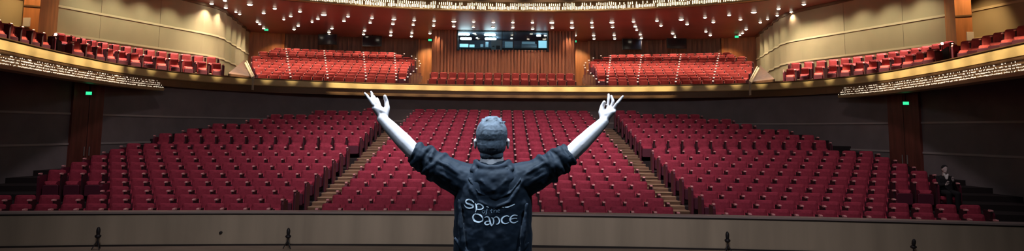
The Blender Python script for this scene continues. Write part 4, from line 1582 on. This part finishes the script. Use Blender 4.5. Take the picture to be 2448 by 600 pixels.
LET = {
    'S': [([(278, 192), (250, 165), (212, 156), (184, 172), (190, 198), (225, 212), (262, 224), (262, 246), (225, 258), (185, 246), (160, 216)], [8, 22, 20, 16, 18, 24, 24, 20, 20, 16, 4])],
    'p': [([(290, 200), (304, 225), (306, 262), (294, 300)], [10, 20, 20, 5]), ([(300, 216), (330, 205), (362, 214), (385, 240), (370, 262), (330, 268), (306, 262)], [6, 14, 16, 18, 14, 10, 8])],
    'i': [([(418, 234), (434, 238), (450, 244)], [8, 14, 6])],
    't': [([(600, 242), (612, 243), (624, 245)], [8, 12, 6]), ([(632, 242), (670, 240), (705, 228), (748, 210)], [5, 16, 14, 12])],
    'D': [([(300, 312), (278, 330), (266, 360), (286, 400), (330, 412), (372, 400), (380, 372), (356, 336), (318, 322), (290, 326)], [4, 14, 22, 24, 20, 16, 14, 20, 18, 6])],
    'a': [([(398, 362), (428, 350), (452, 366), (464, 410), (482, 454), (492, 440)], [5, 12, 20, 22, 16, 4]), ([(456, 402), (424, 404), (404, 424), (420, 442), (448, 438), (468, 424)], [5, 12, 18, 16, 12, 5])],
    'n': [([(478, 362), (498, 372), (506, 408), (496, 444)], [8, 18, 18, 6]), ([(498, 376), (532, 352), (562, 370), (572, 405), (556, 432), (534, 438)], [4, 12, 18, 18, 14, 5])],
    'c': [([(684, 352), (660, 342), (626, 350), (598, 378), (604, 414), (640, 432), (684, 418)], [10, 12, 16, 22, 20, 14, 4])],
    'e': [([(780, 344), (745, 336), (712, 350), (694, 382), (708, 414), (745, 426), (788, 406)], [12, 12, 16, 22, 20, 14, 4]), ([(702, 382), (740, 374), (776, 376)], [8, 10, 8])],
}
LET2 = {
    'o': [([(388, 276), (372, 292), (384, 310), (402, 300), (396, 280), (384, 276)], 7)],
    'f': [([(436, 262), (424, 272), (422, 300), (416, 326)], 8), ([(410, 286), (436, 282)], 6)],
    't2': [([(482, 262), (476, 290), (484, 308)], 9), ([(462, 280), (498, 272)], 7)],
    'h': [([(510, 250), (508, 302)], 9), ([(510, 284), (526, 272), (538, 284), (538, 304)], 8)],
    'e2': [([(550, 288), (574, 282), (566, 270), (550, 282), (554, 302), (578, 300)], 7)],
}
for dct, m_ in ((LET, M['ink']), (LET2, M['ink_dim'])):
    for k, strokes in dct.items():
        mb = MB()
        for pts, wd in strokes:
            s_ = stroke(pts, wd)
            mb.add(s_.v, s_.f)
        o = mb.build('printed_letter', m_, man)

# --- seated person in the dark at the far side
px_, py_, pz_, prz = PERSON_SPOT
per = empty('person', (px_ + 0.14 * math.sin(prz), py_ - 0.14 * math.cos(prz), pz_ + 0.035), prz)
tag(per, 'person in a black suit and white shirt sitting at the far end seat', 'person')
sb = []
sb.append(ell((0, -0.02, 1.17), (0.075, 0.09, 0.11)))
sb.append(ell((0, -0.05, 1.11), (0.055, 0.06, 0.06)))
sb.append(cap((0, -0.10, 1.16), (0, -0.125, 1.135), 0.01, 0.014))
for e in (-1, 1):
    sb.append(ell((e * 0.076, -0.01, 1.16), (0.01, 0.018, 0.03)))
sb.append(cap((0, 0.0, 1.1), (0, 0.02, 0.95), 0.052, 0.06))
sb.append(loft([((0, -0.05, 0.48), .15, .11), ((0, 0, 0.72), .15, .10), ((0, 0.02, 0.9), .17, .10), ((0, 0.02, 0.98), .10, .07)]))
for e in (-1, 1):
    sb.append(chain([(e * 0.18, 0.02, 0.92), (e * 0.185, -0.08, 0.70), (e * 0.10, -0.26, 0.74 if e < 0 else 0.86)], [0.05, 0.04, 0.03]))
    hx, hz = e * 0.10, (0.74 if e < 0 else 0.86)
    sb.append(ell((hx - e * 0.02, -0.29, hz + 0.02), (0.035, 0.025, 0.04)))
    for q in range(4):
        sb.append(chain([(hx - e * 0.02 + (q - 1.5) * 0.017, -0.30, hz + 0.05), (hx - e * 0.03 + (q - 1.5) * 0.018, -0.325, hz + 0.085), (hx - e * 0.04 + (q - 1.5) * 0.017, -0.33, hz + 0.11 - 0.008 * abs(q - 1))], [0.009, 0.0085, 0.007]))
    sb.append(chain([(hx - e * 0.045, -0.29, hz + 0.01), (hx - e * 0.07, -0.31, hz + 0.05)], [0.012, 0.009]))
    sb.append(chain([(e * 0.09, -0.05, 0.50), (e * 0.11, -0.46, 0.50), (e * 0.11, -0.44, 0.08)], [0.085, 0.06, 0.045]))
    sb.append(cap((e * 0.11, -0.44, 0.045), (e * 0.12, -0.60, 0.04), 0.04, 0.032))
fuse('body', sb, M['skin'], 0.007, 4, per)
jk = [loft([((0, -0.05, 0.46), .175, .14), ((0, 0, 0.72), .175, .13), ((0, 0.02, 0.9), .20, .125), ((0, 0.02, 0.985), .12, .09)])]
for e in (-1, 1):
    jk.append(chain([(e * 0.18, 0.02, 0.92), (e * 0.185, -0.08, 0.70), (e * 0.125, -0.23, 0.735 if e < 0 else 0.84)], [0.06, 0.052, 0.045]))
fuse('jacket', jk, M['suit'], 0.01, 4, per)
tj = []
for e in (-1, 1):
    tj.append(chain([(e * 0.09, -0.05, 0.50), (e * 0.11, -0.46, 0.50), (e * 0.11, -0.44, 0.11)], [0.10, 0.078, 0.065]))
fuse('trousers', tj, M['suit'], 0.01, 4, per)
for e in (-1, 1):
    so = fuse('shoe', [cap((e * 0.11, -0.43, 0.05), (e * 0.12, -0.62, 0.042), 0.05, 0.04)], M['shoe'], 0.01, 3, per)
fuse('shirt_collar', [cap((-0.045, -0.075, 1.02), (0, -0.115, 0.90), 0.03, 0.03), cap((0.045, -0.075, 1.02), (0, -0.115, 0.90), 0.03, 0.03), ell((0, -0.10, 0.93), (0.045, 0.03, 0.07))], M['shirt'], 0.008, 2, per)
fuse('hair', [ell((0, 0.0, 1.205), (0.083, 0.095, 0.09)), ell((0, 0.04, 1.16), (0.075, 0.06, 0.08))], M['suit'], 0.008, 2, per)
